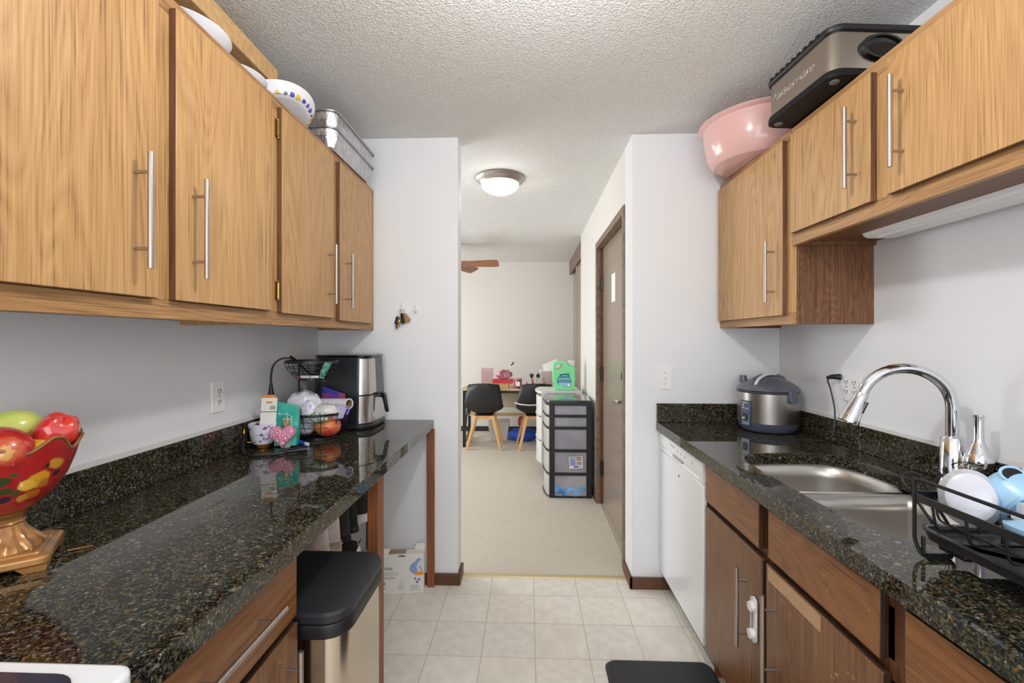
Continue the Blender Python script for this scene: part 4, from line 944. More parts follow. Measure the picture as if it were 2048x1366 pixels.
# things in the lower tier
def crumple(c, r, m, label, name, cat, amp=.16, seed=1, seg=36):
    rnd = random.Random(seed); ph = [(Vector((rnd.uniform(-1, 1), rnd.uniform(-1, 1), rnd.uniform(-1, 1)))*rnd.uniform(3, 9), rnd.uniform(0, 6)) for _ in range(9)]
    f = lambda v: 1+amp*sum(abs(math.sin(v.dot(k)+p))-.6 for k, p in ph)/3
    return mk(name, B().ball(c, r[0], r[1], r[2], seg, f), m, smooth=True, ang=.35, tags=(label, cat))
CLR = plain('thin white film', (228, 230, 238), .25, coat=.5, bump=.8, bscale=60)
crumple((-1.005, 1.975, ZC+.145), (.075, .060, .062), CLR, 'crumpled white plastic bag in the lower basket', 'plastic_bag', 'bag', .14, 3)
crumple((-.955, 1.925, ZC+.120), (.040, .035, .055), two_tone('printed film', (232, 234, 240), (170, 176, 220), 60, .3, .45, .7, 3, coat=.4, bump=.5), 'white food packet with faint blue print in front of the plastic bag', 'food_packet', 'packet', .10, 8)
t = thing('plastic_wrap_roll', 'white roll of plastic wrap lying across the lower basket', 'roll', (-.90, 2.0, ZC+.14))
ra, rb = Vector((-1.000, 2.06, ZC+.140)), Vector((-.800, 1.972, ZC+.152)); ax = (rb-ra).normalized()
def pipe(b, a, c, r0, r1, seg=28):
    t_ = (c-a).normalized(); up = t_.orthogonal().normalized(); q = t_.cross(up)
    rg = lambda p, r: [p+(up*math.cos(2*PI*k/seg)+q*math.sin(2*PI*k/seg))*r for k in range(seg)]
    return b.loft([rg(a, r0), rg(c, r0), rg(c, r1), rg(a, r1), rg(a, r0)], False, False)
mk('film', pipe(B(), ra, rb, .024, .0195), plain('pale plastic film', (226, 226, 230), .2, coat=.6), t, smooth=True)
mk('cardboard_core', pipe(B(), ra+ax*.002, rb-ax*.002, .0192, .0165), plain('grey brown core', (150, 124, 88), .7), t, smooth=True)
ZB = two_tone('snack bag print', (226, 222, 220), (190, 60, 66), 26, .2, .58, .68, 3, coat=.7, bump=.7)
crumple((-.885, 1.925, ZC+.125), (.050, .040, .032), ZB, 'clear snack bag with red print on top of the lower basket', 'snack_bag', 'bag', .14, 12)
crumple((-.900, 1.890, ZC+.104), (.040, .018, .024), two_tone('green food print', (220, 224, 216), (84, 130, 60), 60, .25, .45, .6, 3, coat=.6), 'small packet with green print against the rim of the lower basket', 'food_packet', 'packet', .10, 5)
fruit('red and orange apple in the lower wire basket', 'fruit', (-.885, 1.945, ZC+.058), (.056, .052, .046), two_tone('orange red skin', (226, 150, 80), (206, 70, 56), 14, .35, .4, .62, 3, coat=.3), 'apple')
crumple((-.980, 1.935, ZC+.055), (.040, .050, .038), two_tone('white printed carton', (206, 208, 214), (150, 152, 160), 70, .5, .45, .6), 'white printed pouch at the left inside the lower basket', 'food_pouch', 'pouch', .05, 6)
t = thing('zip_bag', 'clear zip bag with purple seal beside the wrap roll', 'bag', (-.83, 1.97, ZC+.13))
b = B().loft([[(-.860, 1.93, ZC+.09), (-.80, 1.90, ZC+.10), (-.80, 1.905, ZC+.10), (-.86, 1.935, ZC+.09)], [(-.870, 1.935, ZC+.125), (-.795, 1.915, ZC+.128), (-.795, 1.925, ZC+.128), (-.87, 1.945, ZC+.125)], [(-.845, 1.95, ZC+.150), (-.782, 1.925, ZC+.150), (-.782, 1.929, ZC+.150), (-.845, 1.954, ZC+.150)]])
mk('pouch', b, plain('lilac film', (200, 190, 216), .2, coat=.6), t, smooth=True)
mk('seal', B().tube([(-.792, 1.922, ZC+.150), (-.782, 1.924, ZC+.132), (-.788, 1.915, ZC+.112)], .005, 8), plain('violet plastic', (104, 84, 190), .3), t, smooth=True)
mk('paper_folder', B().hexa([(-1.0, 2.093, ZC+.05), (-.86, 2.088, ZC+.05), (-.86, 2.092, ZC+.05), (-1.0, 2.097, ZC+.05)], [(-.985, 2.113, ZC+.215), (-.875, 2.106, ZC+.178), (-.875, 2.110, ZC+.178), (-.985, 2.117, ZC+.215)]), two_tone('blue purple red print', (62, 58, 160), (170, 70, 96), 9, .4, .45, .6, 2), tags=('blue and red packet standing behind the wrap roll against the air fryer', 'packet'))

# ================================================================= MUG, CARD, BAG, HEART
mx_, my_ = -1.078, 1.782
t = thing('teacup', 'white footed cup with purple flowers and gold handle', 'cup', (mx_, my_, ZC))
sp = []
rnd = random.Random(4)
for k in range(64):
    a = rnd.uniform(0, 2*PI); z = rnd.uniform(.018, .098); r = .040+.012*(z/.1)
    sp.append(((r*math.cos(a), r*math.sin(a), z), rnd.choice([.0035, .005, .007]), rnd.choice([(150, 90, 170), (190, 160, 220), (120, 120, 190), (196, 200, 120), (90, 70, 130)])))
mod = lambda a, r, z: (r*(1+.02*math.cos(8*a)*(z/.1)), z)
mk('cup_body', B().lathe([(.024, .014), (.036, .020), (.045, .040), (.049, .070), (.054, .100), (.052, .101), (.046, .070), (.040, .035), (.004, .024)], (mx_, my_), 48, mod=mod, z0=ZC), spots_mat('purple flower china', (232, 228, 240), sp, .2, .6, .003, 120), t, smooth=True)
mk('gold_foot', B().lathe([(.030, .001), (.031, .006), (.024, .0138)], (mx_, my_), 32, z0=ZC), plain('polished gold', (206, 160, 70), .18, 1.0), t, smooth=True)
hp = spline([(mx_-.044, my_-.018, ZC+.088), (mx_-.056, my_-.030, ZC+.092), (mx_-.070, my_-.040, ZC+.078), (mx_-.073, my_-.042, ZC+.055), (mx_-.064, my_-.036, ZC+.034), (mx_-.036, my_-.020, ZC+.026)], 6)
hp = [Vector((max(p.x, -1.1305), p.y, p.z)) for p in hp]
mk('handle', B().tube(hp, .0026, 8), MATS['polished gold'], t, smooth=True)
t = thing('package_card', 'white packaging card with an orange tab standing in the cup', 'card', (mx_+.012, my_, ZC+.09))
Mc = frame_m((-1.052, 1.775, ZC+.145), (1, .10, .0), (-.03, .15, 1))
mk('card', B().box(-.030, .032, -.068, .058, -.001, .001).xf(Mc), M_PAPER, t)
mk('orange_tab', B().box(-.026, .024, .058, .070, -.001, .0012).xf(Mc), plain('orange card', (226, 142, 66), .5), t)
mk('hang_hole', B().prism(rrect(-.012, .014, .036, .043, .0034, 3), 'Z', .0011, .0014).xf(Mc), MATS['orange card'], t)
o = mk('barcode', B(), M_PRINT, t) if False else None
b = B()
for k in range(7): b.box(.006+k*.003, .0075+k*.003, .010, .026, .0011, .0014)
o = mk('barcode', b.xf(Mc), plain('grey print', (90, 92, 98), .6), t); o['kind'] = 'stuff'
mk('elastic_band', B().box(-.031, .033, .0005, .003, .0011, .0016).xf(Mc), M_PRINT, t)
t = thing('teal_pouch', 'teal foil pouch standing between the cup and the wire basket', 'pouch', (-1.0, 1.83, ZC))
TEAL = two_tone('teal foil', (38, 158, 142), (84, 204, 186), 12, .25, .35, .65, 3, coat=.5, bump=.25)
Mc = frame_m((-.998, 1.812, ZC+.001), (1, .12, 0), (.04, .12, 1))
def pr(w, z, d, dx=0): return [(-w+dx, z, -d), (0+dx, z, -d*1.2), (w+dx, z, -d), (w+dx, z, d), (dx, z, d*1.2), (-w+dx, z, d)]
b = B().loft([pr(.042, .002, .014), pr(.046, .03, .016), pr(.047, .09, .012), pr(.046, .13, .007), pr(.044, .150, .002), pr(.044, .172, .0012, -.002)])
for v in b.bm.verts: v.co.y += v.co.x*(-.22)*(v.co.y/.17)
mk('pouch', b.xf(Mc), TEAL, t, smooth=True)
mk('label_ribbon', B().tube([Mc @ Vector(p) for p in ((-.01, .045, .020), (-.004, .10, .016), (.006, .128, .012), (.020, .118, .012), (.024, .07, .018), (.024, .035, .020))], .0022, 6), plain('pale mint ribbon', (206, 236, 232), .4), t, smooth=True)
text('print', 'EcoS', .020, Mc @ frame_m((-.016, .128, .0085), (1, 0, 0), (0, 1, 0)), M_WHITEP, t, ext=.0003)
t = thing('perfume_bottle', 'small perfume bottle with a pearly gold stopper behind the pink heart', 'bottle', (-.985, 1.790, ZC))
mk('flask', B().lathe([(.014, .001), (.016, .004), (.016, .062), (.008, .072), (.007, .0795)], (-.985, 1.790), 20, z0=ZC), plain('pale green glass', (190, 206, 190), .1, coat=.6), t, smooth=True)
mk('stopper', B().lathe([(.010, 0), (.011, .010), (.014, .022), (.016, .034), (.012, .040), (.004, .041)], (-.985, 1.790), 20, z0=ZC+.080), plain('pearly gold glass', (206, 200, 150), .1, .5, coat=.8), t, smooth=True)
# heart
Mh = frame_m((-.985, 1.760, ZC+.0495), (1, .18, 0), (.0, .06, 1))
hpnts = []
for k in range(48):
    a = 2*PI*k/48; x = 16*math.sin(a)**3; y = 13*math.cos(a)-5*math.cos(2*a)-2*math.cos(3*a)-math.cos(4*a); hpnts.append((x/17*.052, (y+2.2)/15.5*.0475))
b = B(); rgs = [[(x*s_, y*s_, z) for x, y in hpnts] for s_, z in ((.85, -.016), (.98, -.012), (1.0, 0), (.98, .010), (.88, .015), (.5, .018), (.05, .019))]
b.loft(rgs)
sp = []
m, N, L, bs = new_mat('pink rose swirls')
tc = N.new('ShaderNodeTexCoord'); vo = N.new('ShaderNodeTexVoronoi'); vo.inputs['Scale'].default_value = 42; L.new(tc.outputs['Object'], vo.inputs['Vector'])
sn = math_n(N, L, 'SINE', math_n(N, L, 'MULTIPLY', vo.outputs['Distance'], 30.0)); r = ramp(N, [(0.2, srgb(246, 190, 214)), (0.9, srgb(206, 60, 120))]); L.new(sn, r.inputs[0]); L.new(r.outputs[0], bs.inputs['Base Color'])
bp = N.new('ShaderNodeBump'); bp.inputs['Strength'].default_value = .6; bp.inputs['Distance'].default_value = .002; L.new(sn, bp.inputs['Height']); L.new(bp.outputs['Normal'], bs.inputs['Normal']); sset(bs, 'Roughness', .4)
mk('heart_box', b.xf(Mh), m, smooth=True, tags=('pink heart shaped rose soap standing before the teal pouch', 'ornament'))
t = thing('blue_marker', 'blue marker lying between the pink heart and the wire basket', 'pen', (-.915, 1.80, ZC))
mk('barrel', B().cyl((-.965, 1.85, ZC+.009), (-.918, 1.815, ZC+.009), .0085, seg=14), plain('blue plastic', (40, 60, 190), .3), t, smooth=True)
mk('cap', B().cyl((-.918, 1.815, ZC+.009), (-.905, 1.805, ZC+.009), .0085, .0075, 14), plain('pale blue plastic', (190, 205, 245), .3), t, smooth=True)
t = thing('power_cord', 'black appliance cord looping on the counter around the flowered cup', 'cord', (-1.0, 1.7, ZC))
pts = spline([(-1.05, 1.86, ZC+.075), (-1.09, 1.83, ZC+.082), (-1.122, 1.775, ZC+.085), (-1.124, 1.735, ZC+.060), (-1.105, 1.69, ZC+.03), (-1.07, 1.65, ZC+.008), (-1.02, 1.635, ZC+.005), (-.97, 1.655, ZC+.005), (-.93, 1.68, ZC+.006)], 8)
mk('cable', B().tube(pts, .0050, 8), M_BLACK, t, smooth=True)
mk('plug', B().tube([(-.935, 1.678, ZC+.007), (-.925, 1.683, ZC+.0105), (-.90, 1.698, ZC+.0115), (-.885, 1.705, ZC+.0135), (-.862, 1.716, ZC+.0135)], [.005, .009, .010, .013, .013], 12), M_BLACK, t, smooth=True)

# ================================================================= TRASH CAN
t = thing('trash_can', 'rectangular stainless step trash can with a black lid under the counter edge', 'trash can', (-.64, 1.23, 0))
TX0, TX1, TY0, TY1 = -.800, -.452, 1.075, 1.385
def tr(k, z, r=.055): return [(x, y, z) for x, y in rrect(TX0-k, TX1+k, TY0-k, TY1+k, r+k, 8)]
mk('base', B().loft([tr(.002, .001), tr(.002, .03)]), M_BLACK, t)
mk('body', B().loft([tr(0, .0301), tr(0, .607)]), brushed('trash can steel', (206, 192, 176), .16, 'H'), t, smooth=True)
mk('collar', B().loft([tr(.002, .6072), tr(.009, .611), tr(.009, .639), tr(.006, .645)]), M_BLACK, t, bev=.002)
mk('lid', B().loft([tr(.004, .6455), tr(.008, .648), tr(.008, .665), tr(.003, .672), tr(-.02, .675)]), plain('black textured lid', (38, 38, 44), .45, bump=.15, bscale=700), t, smooth=True, ang=.5)
mk('pedal', B().box(-.450, -.425, 1.17, 1.29, .008, .02), M_STEEL, t, bev=.003)

# ================================================================= SHOES ON THE RACK
t = thing('shoe_rack', 'low shoe rack with pale shelves under the left counter', 'rack', (-1.0, 2.0, 0))
for z in (.20, .40): mk('shelf', B().box(-1.13, -.862, 1.684, 2.391, z-.012, z), plain('pale grey shelf', (196, 192, 186), .5), t, bev=.002)
for x in (-1.125, -.872):
    for y in (1.677, 2.398): mk('upright', B().cyl((x, y, 0), (x, y, .60), .007, seg=10), M_DKMET, t)
def shoe(label, y, z, m_up, m_sole, L_=.26, h=.10, hs=.028, boot=0.0, accent=None, w=.044, x1=-.822, name='sneaker'):
    """heel faces the aisle (+X)"""
    t = thing(name, label, 'shoe', (x1-L_/2, y, z))
    def ol(k, zz, top=0):
        out = []
        for j in range(24):
            a = 2*PI*j/24; cx_ = math.cos(a); wd = w*(.80+.22*math.cos(a+PI*.85)**2)
            out.append((x1-L_/2+cx_*(L_/2-k), y+math.sin(a)*(wd-k), zz+top*max(0, cx_)))
        return out
    mk('sole', B().loft([ol(.006, z+.001), ol(.0, z+.006), ol(.001, z+hs-.004), ol(.004, z+hs)]), m_sole, t, smooth=True)
    n = 7; rings = []
    for i in range(n+1):
        u = i/n; zz = z+hs+.0005+(h-hs)*u
        ring = []
        for j in range(24):
            a = 2*PI*j/24; c_, s_ = math.cos(a), math.sin(a); wd = (w-.004)*(1-.25*u)
            x = x1-L_/2+c_*(L_/2-.006)
            toe = -1+2*u**1.1*.62
            xx = max(x, x1-L_/2+(toe)*(L_/2)) if u > 0 else x
            xx += -.012*u*max(0, c_)
            ring.append((xx, y+s_*wd, zz+boot*u*(.6+.4*max(0, c_))))
        rings.append(ring)
    mk('upper', B().loft(rings), m_up, t, smooth=True)
    if accent: mk('heel_patch', B().loft([[(x1-.0035-.010*k, y+s_*(w*.50), z+hs+.006+(h-hs)*.7*k) for s_ in (-1, -.5, 0, .5, 1)] for k in (0, .5, 1)], False, False, closed=False), accent, t)
    lp = [(x1-.010, y-.006, z+h+boot-.006), (x1-.003, y-.004, z+h+boot+.012), (x1-.003, y+.004, z+h+boot+.012), (x1-.010, y+.006, z+h+boot-.006)]
    mk('pull_loop', B().tube(spline(lp, 4), .0018, 6), m_up, t, smooth=True)
    return t
WL = two_tone('worn white leather', (218, 208, 202), (236, 230, 226), 20, .5, bump=.2)
WS = two_tone('scuffed rubber sole', (176, 156, 140), (214, 200, 190), 30, .6)
BK = plain('black knit', (26, 26, 28), .7, bump=.3, bscale=300); BL = plain('black leather', (30, 30, 32), .35)
PK = plain('pink fabric', (226, 96, 122), .6)
shoe('pink and black shoe at the near end of the shoe rack', 1.735, .4005, PK, BL, h=.09, accent=BL)
shoe('white trainer beside the pink shoe on the rack', 1.84, .4005, WL, WL, h=.16, hs=.035)
shoe('chunky scuffed white high top on the shoe rack', 1.945, .4005, WL, WS, h=.20, hs=.05, boot=.03)
shoe('black boot beside the white high top on the rack', 2.05, .4005, BL, BK, h=.21, hs=.03, boot=.06, name='boot')
shoe('second black boot towards the far end of the rack', 2.145, .4005, BK, BL, h=.20, hs=.03, boot=.05, name='boot')
shoe('black sneaker with white sole at the far end of the rack', 2.27, .4005, BK, M_WHITEP, h=.17, hs=.045, boot=.03)
shoe('black sneaker with white heel on the lower shelf', 2.05, .2005, BK, M_WHITEP, h=.14, hs=.032, accent=M_WHITEP)
shoe('second black and white sneaker on the lower shelf, farther back', 2.17, .2005, BK, M_WHITEP, h=.14, hs=.032, accent=M_WHITEP)

# ================================================================= BOX ON THE FLOOR
t = thing('product_box', 'torn white cardboard box standing on the floor by the post', 'box', (-.66, 2.35, 0))
Mx = frame_m((-.668, 2.330, .0005), (1, .12, 0), (0, .03, 1))   # x right, y up, z towards the camera
def P_(b): return b.xf(Mx)
mk('carton', P_(B().box(-.115, .115, 0, .205, -.055, 0)), M_PAPER, t, bev=.001)
mk('torn_flap', P_(B().hexa([(-.115, .205, -.002), (-.070, .205, -.002), (-.070, .205, 0), (-.115, .205, 0)], [(-.115, .232, -.020), (-.060, .226, -.020), (-.060, .226, -.018), (-.115, .232, -.018)])), M_PAPER, t)
mk('torn_flap', P_(B().hexa([(.060, .205, -.055), (.115, .205, -.055), (.115, .205, -.053), (.060, .205, -.053)], [(.070, .238, -.050), (.115, .240, -.050), (.115, .240, -.048), (.070, .238, -.048)])), M_PAPER, t)
plabel(mk('torn_flap', P_(B().box(-.085, .02, .2055, .208, -.05, -.004)), plain('brown inner card', (172, 140, 116), .8), t), 'brown inner flap')
mk('hang_slot', P_(B().prism([(-.018, .192), (.022, .192), (.022, .196), (.008, .197), (.002, .200), (-.004, .197), (-.018, .196)], 'Z', .0005, .001)), M_PRINT, t)
text('lettering', 'URSH', .020, Mx @ frame_m((-.071, .130, .0006), (1, 0, 0), (0, 1, 0)), plain('dark grey print', (60, 62, 70), .6), t, ext=.0002)
GR = plain('faint grey print', (176, 178, 184), .6); BLU = plain('light blue print', (140, 172, 216), .5); ORP = plain('orange print', (236, 156, 66), .5); INK = plain('slate print', (92, 96, 110), .6)
mk('product_picture', P_(B().prism([(.040, .125), (.050, .150), (.072, .165), (.084, .180), (.104, .182), (.088, .160), (.078, .140), (.084, .118), (.075, .098), (.055, .104)], 'Z', .0004, .0008)), BLU, t)
mk('product_picture', P_(B().prism([(.088, .160), (.100, .178), (.112, .176), (.112, .120), (.098, .112), (.086, .128)], 'Z', .0003, .0006)), plain('pale blue print', (206, 222, 240), .5), t)
mk('orange_label', P_(B().box(.070, .114, .093, .112, .0008, .0012)), ORP, t)
mk('picture_hose', P_(B().tube([(.090, .138, .0008), (.100, .134, .0008), (.104, .124, .0008), (.104, .114, .0008)], .0018, 6)), plain('dark orange print', (214, 110, 50), .5), t)
for x, y in ((.072, .075), (.092, .070), (.082, .058)): mk('print_icon', P_(B().lathe([(.0045, 0), (.0065, 0), (.0065, .0004), (.0045, .0004), (.0045, .00001)], (x, y), 14, z0=.0005)), plain('blue ink', (110, 128, 190), .5), t)
mk('seal_icon', P_(B().prism([(-.110, .045), (-.106, .060), (-.096, .066), (-.086, .060), (-.082, .045), (-.088, .050), (-.104, .050)], 'Z', .0005, .001)), INK, t)
mk('recycle_icon', P_(B().tube([(-.012, .050, .0007), (.0, .070, .0007), (.012, .050, .0007)], .0009, 5, True)), GR, t)
b = B()
for x0, x1, y in ((-.110, -.02, .107), (-.110, -.02, .098), (-.110, -.035, .086), (-.110, -.035, .080), (-.108, -.082, .034), (-.108, -.080, .026), (-.018, .014, .040), (-.018, .010, .032), (-.018, .012, .024), (.045, .085, .040), (.045, .100, .032), (.045, .095, .024), (.045, .100, .016)): b.box(x0, x1, y, y+.0028, .0004, .0007)
o = mk('fine_print', P_(b), GR, t); o['kind'] = 'stuff'

# floor mat
mk('kitchen_mat', B().loft([[(x, y, z) for x, y in rrect(.312+k, .742-k, .80+k, 1.868-k, .035, 6)] for k, z in ((0, .0005), (0, .006), (.010, .018), (.016, .019))]), plain('black foam mat', (44, 44, 50), .55, bump=.25, bscale=500), smooth=True, ang=.5, tags=('black anti-fatigue mat on the floor before the sink', 'mat'))

# ================================================================= DISH RACK
t = thing('dish_rack', 'black wire dish rack with drip tray on the right counter over the sink edge', 'dish rack', (1.0, .75, .895))
RX0, RX1, RY0, RY1 = .795, 1.215, .46, .968
ZR = .8955
def rr3(x0, x1, y0, y1, r, z, n=5): return [(x, y, z) for x, y in rrect(x0, x1, y0, y1, r, n)]
# flat band frame
b = B(); o_ = rrect(RX0, RX1, RY0, RY1, .022, 5); i_ = rrect(RX0+.003, RX1-.003, RY0+.003, RY1-.003, .019, 5)
b.loft([[(x, y, ZR+.112) for x, y in o_], [(x, y, ZR+.127) for x, y in o_], [(x, y, ZR+.127) for x, y in i_], [(x, y, ZR+.112) for x, y in i_], [(x, y, ZR+.112) for x, y in o_]], False, False)
mk('band', b, WIRE, t, smooth=True, ang=.6)
def wire(name, pts, r=.0032, par=t, sp=True, closed=False):
    P = []
    if sp:   # round the corners
        Q = [Vector(p) for p in pts]; P = [Q[0]]
        for a, c, d in zip(Q, Q[1:], Q[2:]):
            u = (a-c); v = (d-c); k = min(.012, u.length*.45, v.length*.45); u.normalize(); v.normalize()
            A, D = c+u*k, c+v*k
            for s_ in (0, .25, .5, .75, 1): P.append((A*(1-s_)+c*s_)*(1-s_)+(c*(1-s_)+D*s_)*s_)
        P.append(Q[-1])
    else: P = pts
    return mk(name, B().tube(P, r, 8, closed), WIRE, par, smooth=True)
# front and back hoops: top rail, posts, U feet
for x in (RX0+.002, RX1-.002):
    s_ = 1 if x < 1 else -1
    wire('side_frame', [(x+s_*.05, RY1-.03, ZR+.004), (x, RY1-.03, ZR+.004), (x, RY1-.012, ZR+.030), (x, RY1-.012, ZR+.158), (x, RY0+.012, ZR+.158), (x, RY0+.012, ZR+.030), (x, RY0+.03, ZR+.004), (x+s_*.05, RY0+.03, ZR+.004)], .0036)
for y in (RY1-.03, RY0+.03):
    for xa in (RX0, RX1-.07):
        wire('foot', [(xa+.004, y, ZR+.045), (xa+.004, y, ZR+.004), (xa+.064, y, ZR+.004), (xa+.064, y, ZR+.045)], .0034)
        mk('foot_pad', B().cyl((xa+.010, y, ZR+.0055), (xa+.058, y, ZR+.0055), .0055, seg=10), M_BLACK, t, smooth=True)
# lower wire basket: U wires from band to band, dipping into the rack
for k in range(7):
    y = RY0+.05+k*.068
    wire('basket_wire', [(RX0+.004, y, ZR+.118), (RX0+.012, y, ZR+.066), (RX1-.012, y, ZR+.066), (RX1-.004, y, ZR+.118)], .0024)
for k in range(5):
    x = RX0+.05+k*.078
    wire('basket_wire', [(x, RY1-.003, ZR+.118), (x, RY1-.012, ZR+.070), (x, RY0+.012, ZR+.070), (x, RY0+.003, ZR+.118)], .0024)
# plate slots: rows of arches
for k in range(9):
    y = RY1-.075-k*.043
    wire('plate_arch', [(RX0+.070, y, ZR+.070), (RX0+.070, y, ZR+.112), (RX0+.125, y-.004, ZR+.108), (RX0+.150, y-.008, ZR+.070)], .0026)
# tall leaning loops at the far end
for k in range(4):
    x = RX0+.034+k*.092
    lp = [(x+.018, RY1-.002, ZR+.053), (x-.012, RY1+.022, ZR+.118), (x-.022, RY1+.030, ZR+.138), (x-.018, RY1+.034, ZR+.149), (x-.004, RY1+.036, ZR+.154), (x+.012, RY1+.035, ZR+.151), (x+.022, RY1+.032, ZR+.138), (x+.028, RY1+.022, ZR+.112), (x+.048, RY1-.002, ZR+.053)]
    wire('end_loop', spline(lp, 4), .0030, sp=False)
for k in range(3):
    x = RX0+.12+k*.085
    wire('cup_hook', [(x, RY1-.06, ZR+.066), (x, RY1-.055, ZR+.128), (x+.030, RY1-.055, ZR+.128), (x+.032, RY1-.058, ZR+.10)], .0026)
# drip tray
o_ = lambda k, z: [(x, y, z) for x, y in rrect(RX0+.006-k, RX1-.006+k, RY0+.02-k, RY1-.02+k, .018+k, 5)]
TRM = plain('black tray', (40, 41, 46), .28, coat=.3)
mk('drip_tray', B().loft([o_(-.03, ZR+.034), o_(-.006, ZR+.040), o_(.0, ZR+.056), o_(.004, ZR+.060), o_(.004, ZR+.064), o_(-.004, ZR+.063), o_(-.012, ZR+.047), o_(-.035, ZR+.042)]), TRM, t, smooth=True, ang=.5)
mk('drain_spout', B().box(RX0+.03, RX0+.09, RY1-.09, RY1-.03, ZR+.020, ZR+.036), M_BLACK, t, bev=.006)
# dishes on the rack
TW = plain('translucent milky plastic', (206, 208, 218), .3, coat=.3)
LB = plain('light blue plastic', (158, 200, 230), .3, coat=.3)
Md = Matrix.Translation((.868, .915, ZR+.132)) @ Matrix.Rotation(math.radians(-40), 4, 'Z') @ Matrix.Rotation(math.radians(-108), 4, 'X')
b = B().lathe([(.004, -.024), (.030, -.024), (.038, -.019), (.044, .0), (.048, .012), (.046, .012), (.041, -.003), (.036, -.016), (.004, -.020)], (0, 0), 40, sx=.95, sy=1.18)
mk('milky_bowl', b.xf(Md), TW, smooth=True, tags=('translucent white plastic tub standing on edge in the dish rack', 'tub'))
t2 = thing('blue_cover', 'light blue plastic cover with an oval dark opening standing in the rack', 'cover', (.945, .915, ZR+.08))
Md = Matrix.Translation((.945, .915, ZR+.142)) @ Matrix.Rotation(math.radians(14), 4, 'Z') @ Matrix.Rotation(math.radians(-58), 4, 'X')
b = B().lathe([(.052, -.034), (.056, -.028), (.054, .0), (.046, .020), (.032, .030), (.004, .034)], (0, 0), 40).xf(Md)
mk('shell', b, LB, t2, smooth=True)
vis = Md.inverted() @ Vector((0, 0, 1.341)); 
Mo = frame_m((.927, .895, ZR+.184), (1, -.25, 0), (.1, .45, .80))
mk('opening', B().prism([(.017*math.cos(a), .013*math.sin(a)) for a in [2*PI*k/24 for k in range(24)]], 'Z', -.004, .003).xf(Mo), M_DKGAP, t2, smooth=True)
mk('opening_rim', B().tube([Mo @ Vector((.0185*math.cos(a), .0145*math.sin(a), .002)) for a in [2*PI*k/28 for k in range(28)]], .0026, 8, True), LB, t2, smooth=True)
Md = Matrix.Translation((.905, .800, ZR+.096)) @ Matrix.Rotation(math.radians(10), 4, 'Y')
b = B().lathe([(.030, -.014), (.058, -.010), (.070, .004), (.072, .012), (.066, .014), (.05, .022), (.03, .027), (.004, .028)], (0, 0), 44, sx=1.05, sy=.8).xf(Md)
mk('blue_saucer', b, LB, smooth=True, tags=('light blue domed saucer lying in the dish rack', 'saucer'))
Md = Matrix.Translation((.885, .830, ZR+.122))
b = B().lathe([(.019, 0), (.019, .004), (.012, .006), (.0125, .022), (.011, .028), (.004, .030)], (0, 0), 24).xf(Md)
mk('clear_cap', b, plain('clear frosted plastic', (226, 232, 240), .15, trans=.5, ior=1.45), smooth=True, tags=('small clear cap standing on the light blue saucer', 'cap'))
mk('white_bottle', B().lathe([(.026, 0), (.029, .004), (.029, .10), (.024, .116), (.012, .122), (.012, .136), (.004, .137)], (1.268, 1.165), 28, z0=ZR), M_WHITEP, smooth=True, tags=('white bottle standing against the right backsplash at the picture edge', 'bottle'))

# ================================================================= HALL: DRAWER TOWERS, JUG
def drawer_tower(label, x0, x1, y0, y1, H, fronts, m_frame, m_side, m_front, top_m, curve=.045, feet=0.0, group=None, sides=True):
    """fronts: list of (z0, z1); drawers face -X"""
    t = thing('drawer_cart', label, 'drawers', ((x0+x1)/2, (y0+y1)/2, 0.006), group)
    zb = .007+feet
    xb = x0+curve
    for y in (y0, y1-.010):
        for xa, xc in ((xb, xb+.045), (x1-.045, x1)): mk('upright', B().box(xa, xc, y, y+.010, zb, H-.02), m_frame, t, bev=.002)
        zs = [zb]+[f[1] for f in fronts]
        for z in zs: mk('cross_rail', B().box(xb+.045, x1-.045, y+.001, y+.009, z-.012 if z > zb else z, min(z+.012, H-.02)), m_frame, t)
    mk('back', B().box(x1-.012, x1-.002, y0+.010, y1-.010, zb, H-.02), m_frame, t)
    mk('bottom', B().box(xb, x1, y0, y1, zb-.006, zb), m_frame, t)
    def cur(k, z): 
        n = 10; f = [(xb-(curve-k)*math.sin(PI*j/n)**.55, y0+.004+(y1-y0-.008)*j/n, z) for j in range(n+1)]
        return f+[(x1-.004, y1-.002, z), (x1-.004, y0+.002, z)]
    mk('top', B().loft([cur(-.004, H-.022), cur(-.008, H-.016), cur(-.008, H-.004), cur(.0, H)]), top_m, t, bev=.002)
    for z0, z1 in fronts:
        d = mk('drawer', B().box(xb+.002, x1-.016, y0+.012, y1-.012, z0+.008, z1-.014), m_side, t)
        def rg(k, z, m_=10): 
            f = [(xb+.001-(curve-k)*math.sin(PI*j/m_)**.55, y0+.010+(y1-y0-.02)*j/m_, z) for j in range(m_+1)]; return f+[(xb+.002, y1-.010, z), (xb+.002, y0+.010, z)]
        mk('drawer_front', B().loft([rg(.008, z0+.010), rg(.004, z0+.02), rg(.004, z1-.025), rg(.010, z1-.014)]), m_front, d, smooth=True, ang=.5)
        mk('drawer_lip', B().loft([rg(.000, z0+.001), rg(-.003, z0+.004), rg(-.003, z0+.010), rg(.001, z0+.0098)]), m_frame, d, smooth=True, ang=.5)
    return t
FROST = two_tone('frosted clear plastic', (152, 152, 164), (176, 176, 184), 3, .25)
FRONTW = plain('pale grey translucent plastic', (176, 174, 172), .3)
TWR = plain('black tower frame', (28, 28, 33), .4)
tw = drawer_tower('tall black framed plastic drawer tower in the hallway', .128, .528, 3.762, 4.165, .822, [(.012, .205), (.205, .400), (.400, .590), (.590, .690), (.690, .790)], TWR, FROST, FRONTW, plain('dark grey lid', (60, 60, 62), .15, coat=.5))
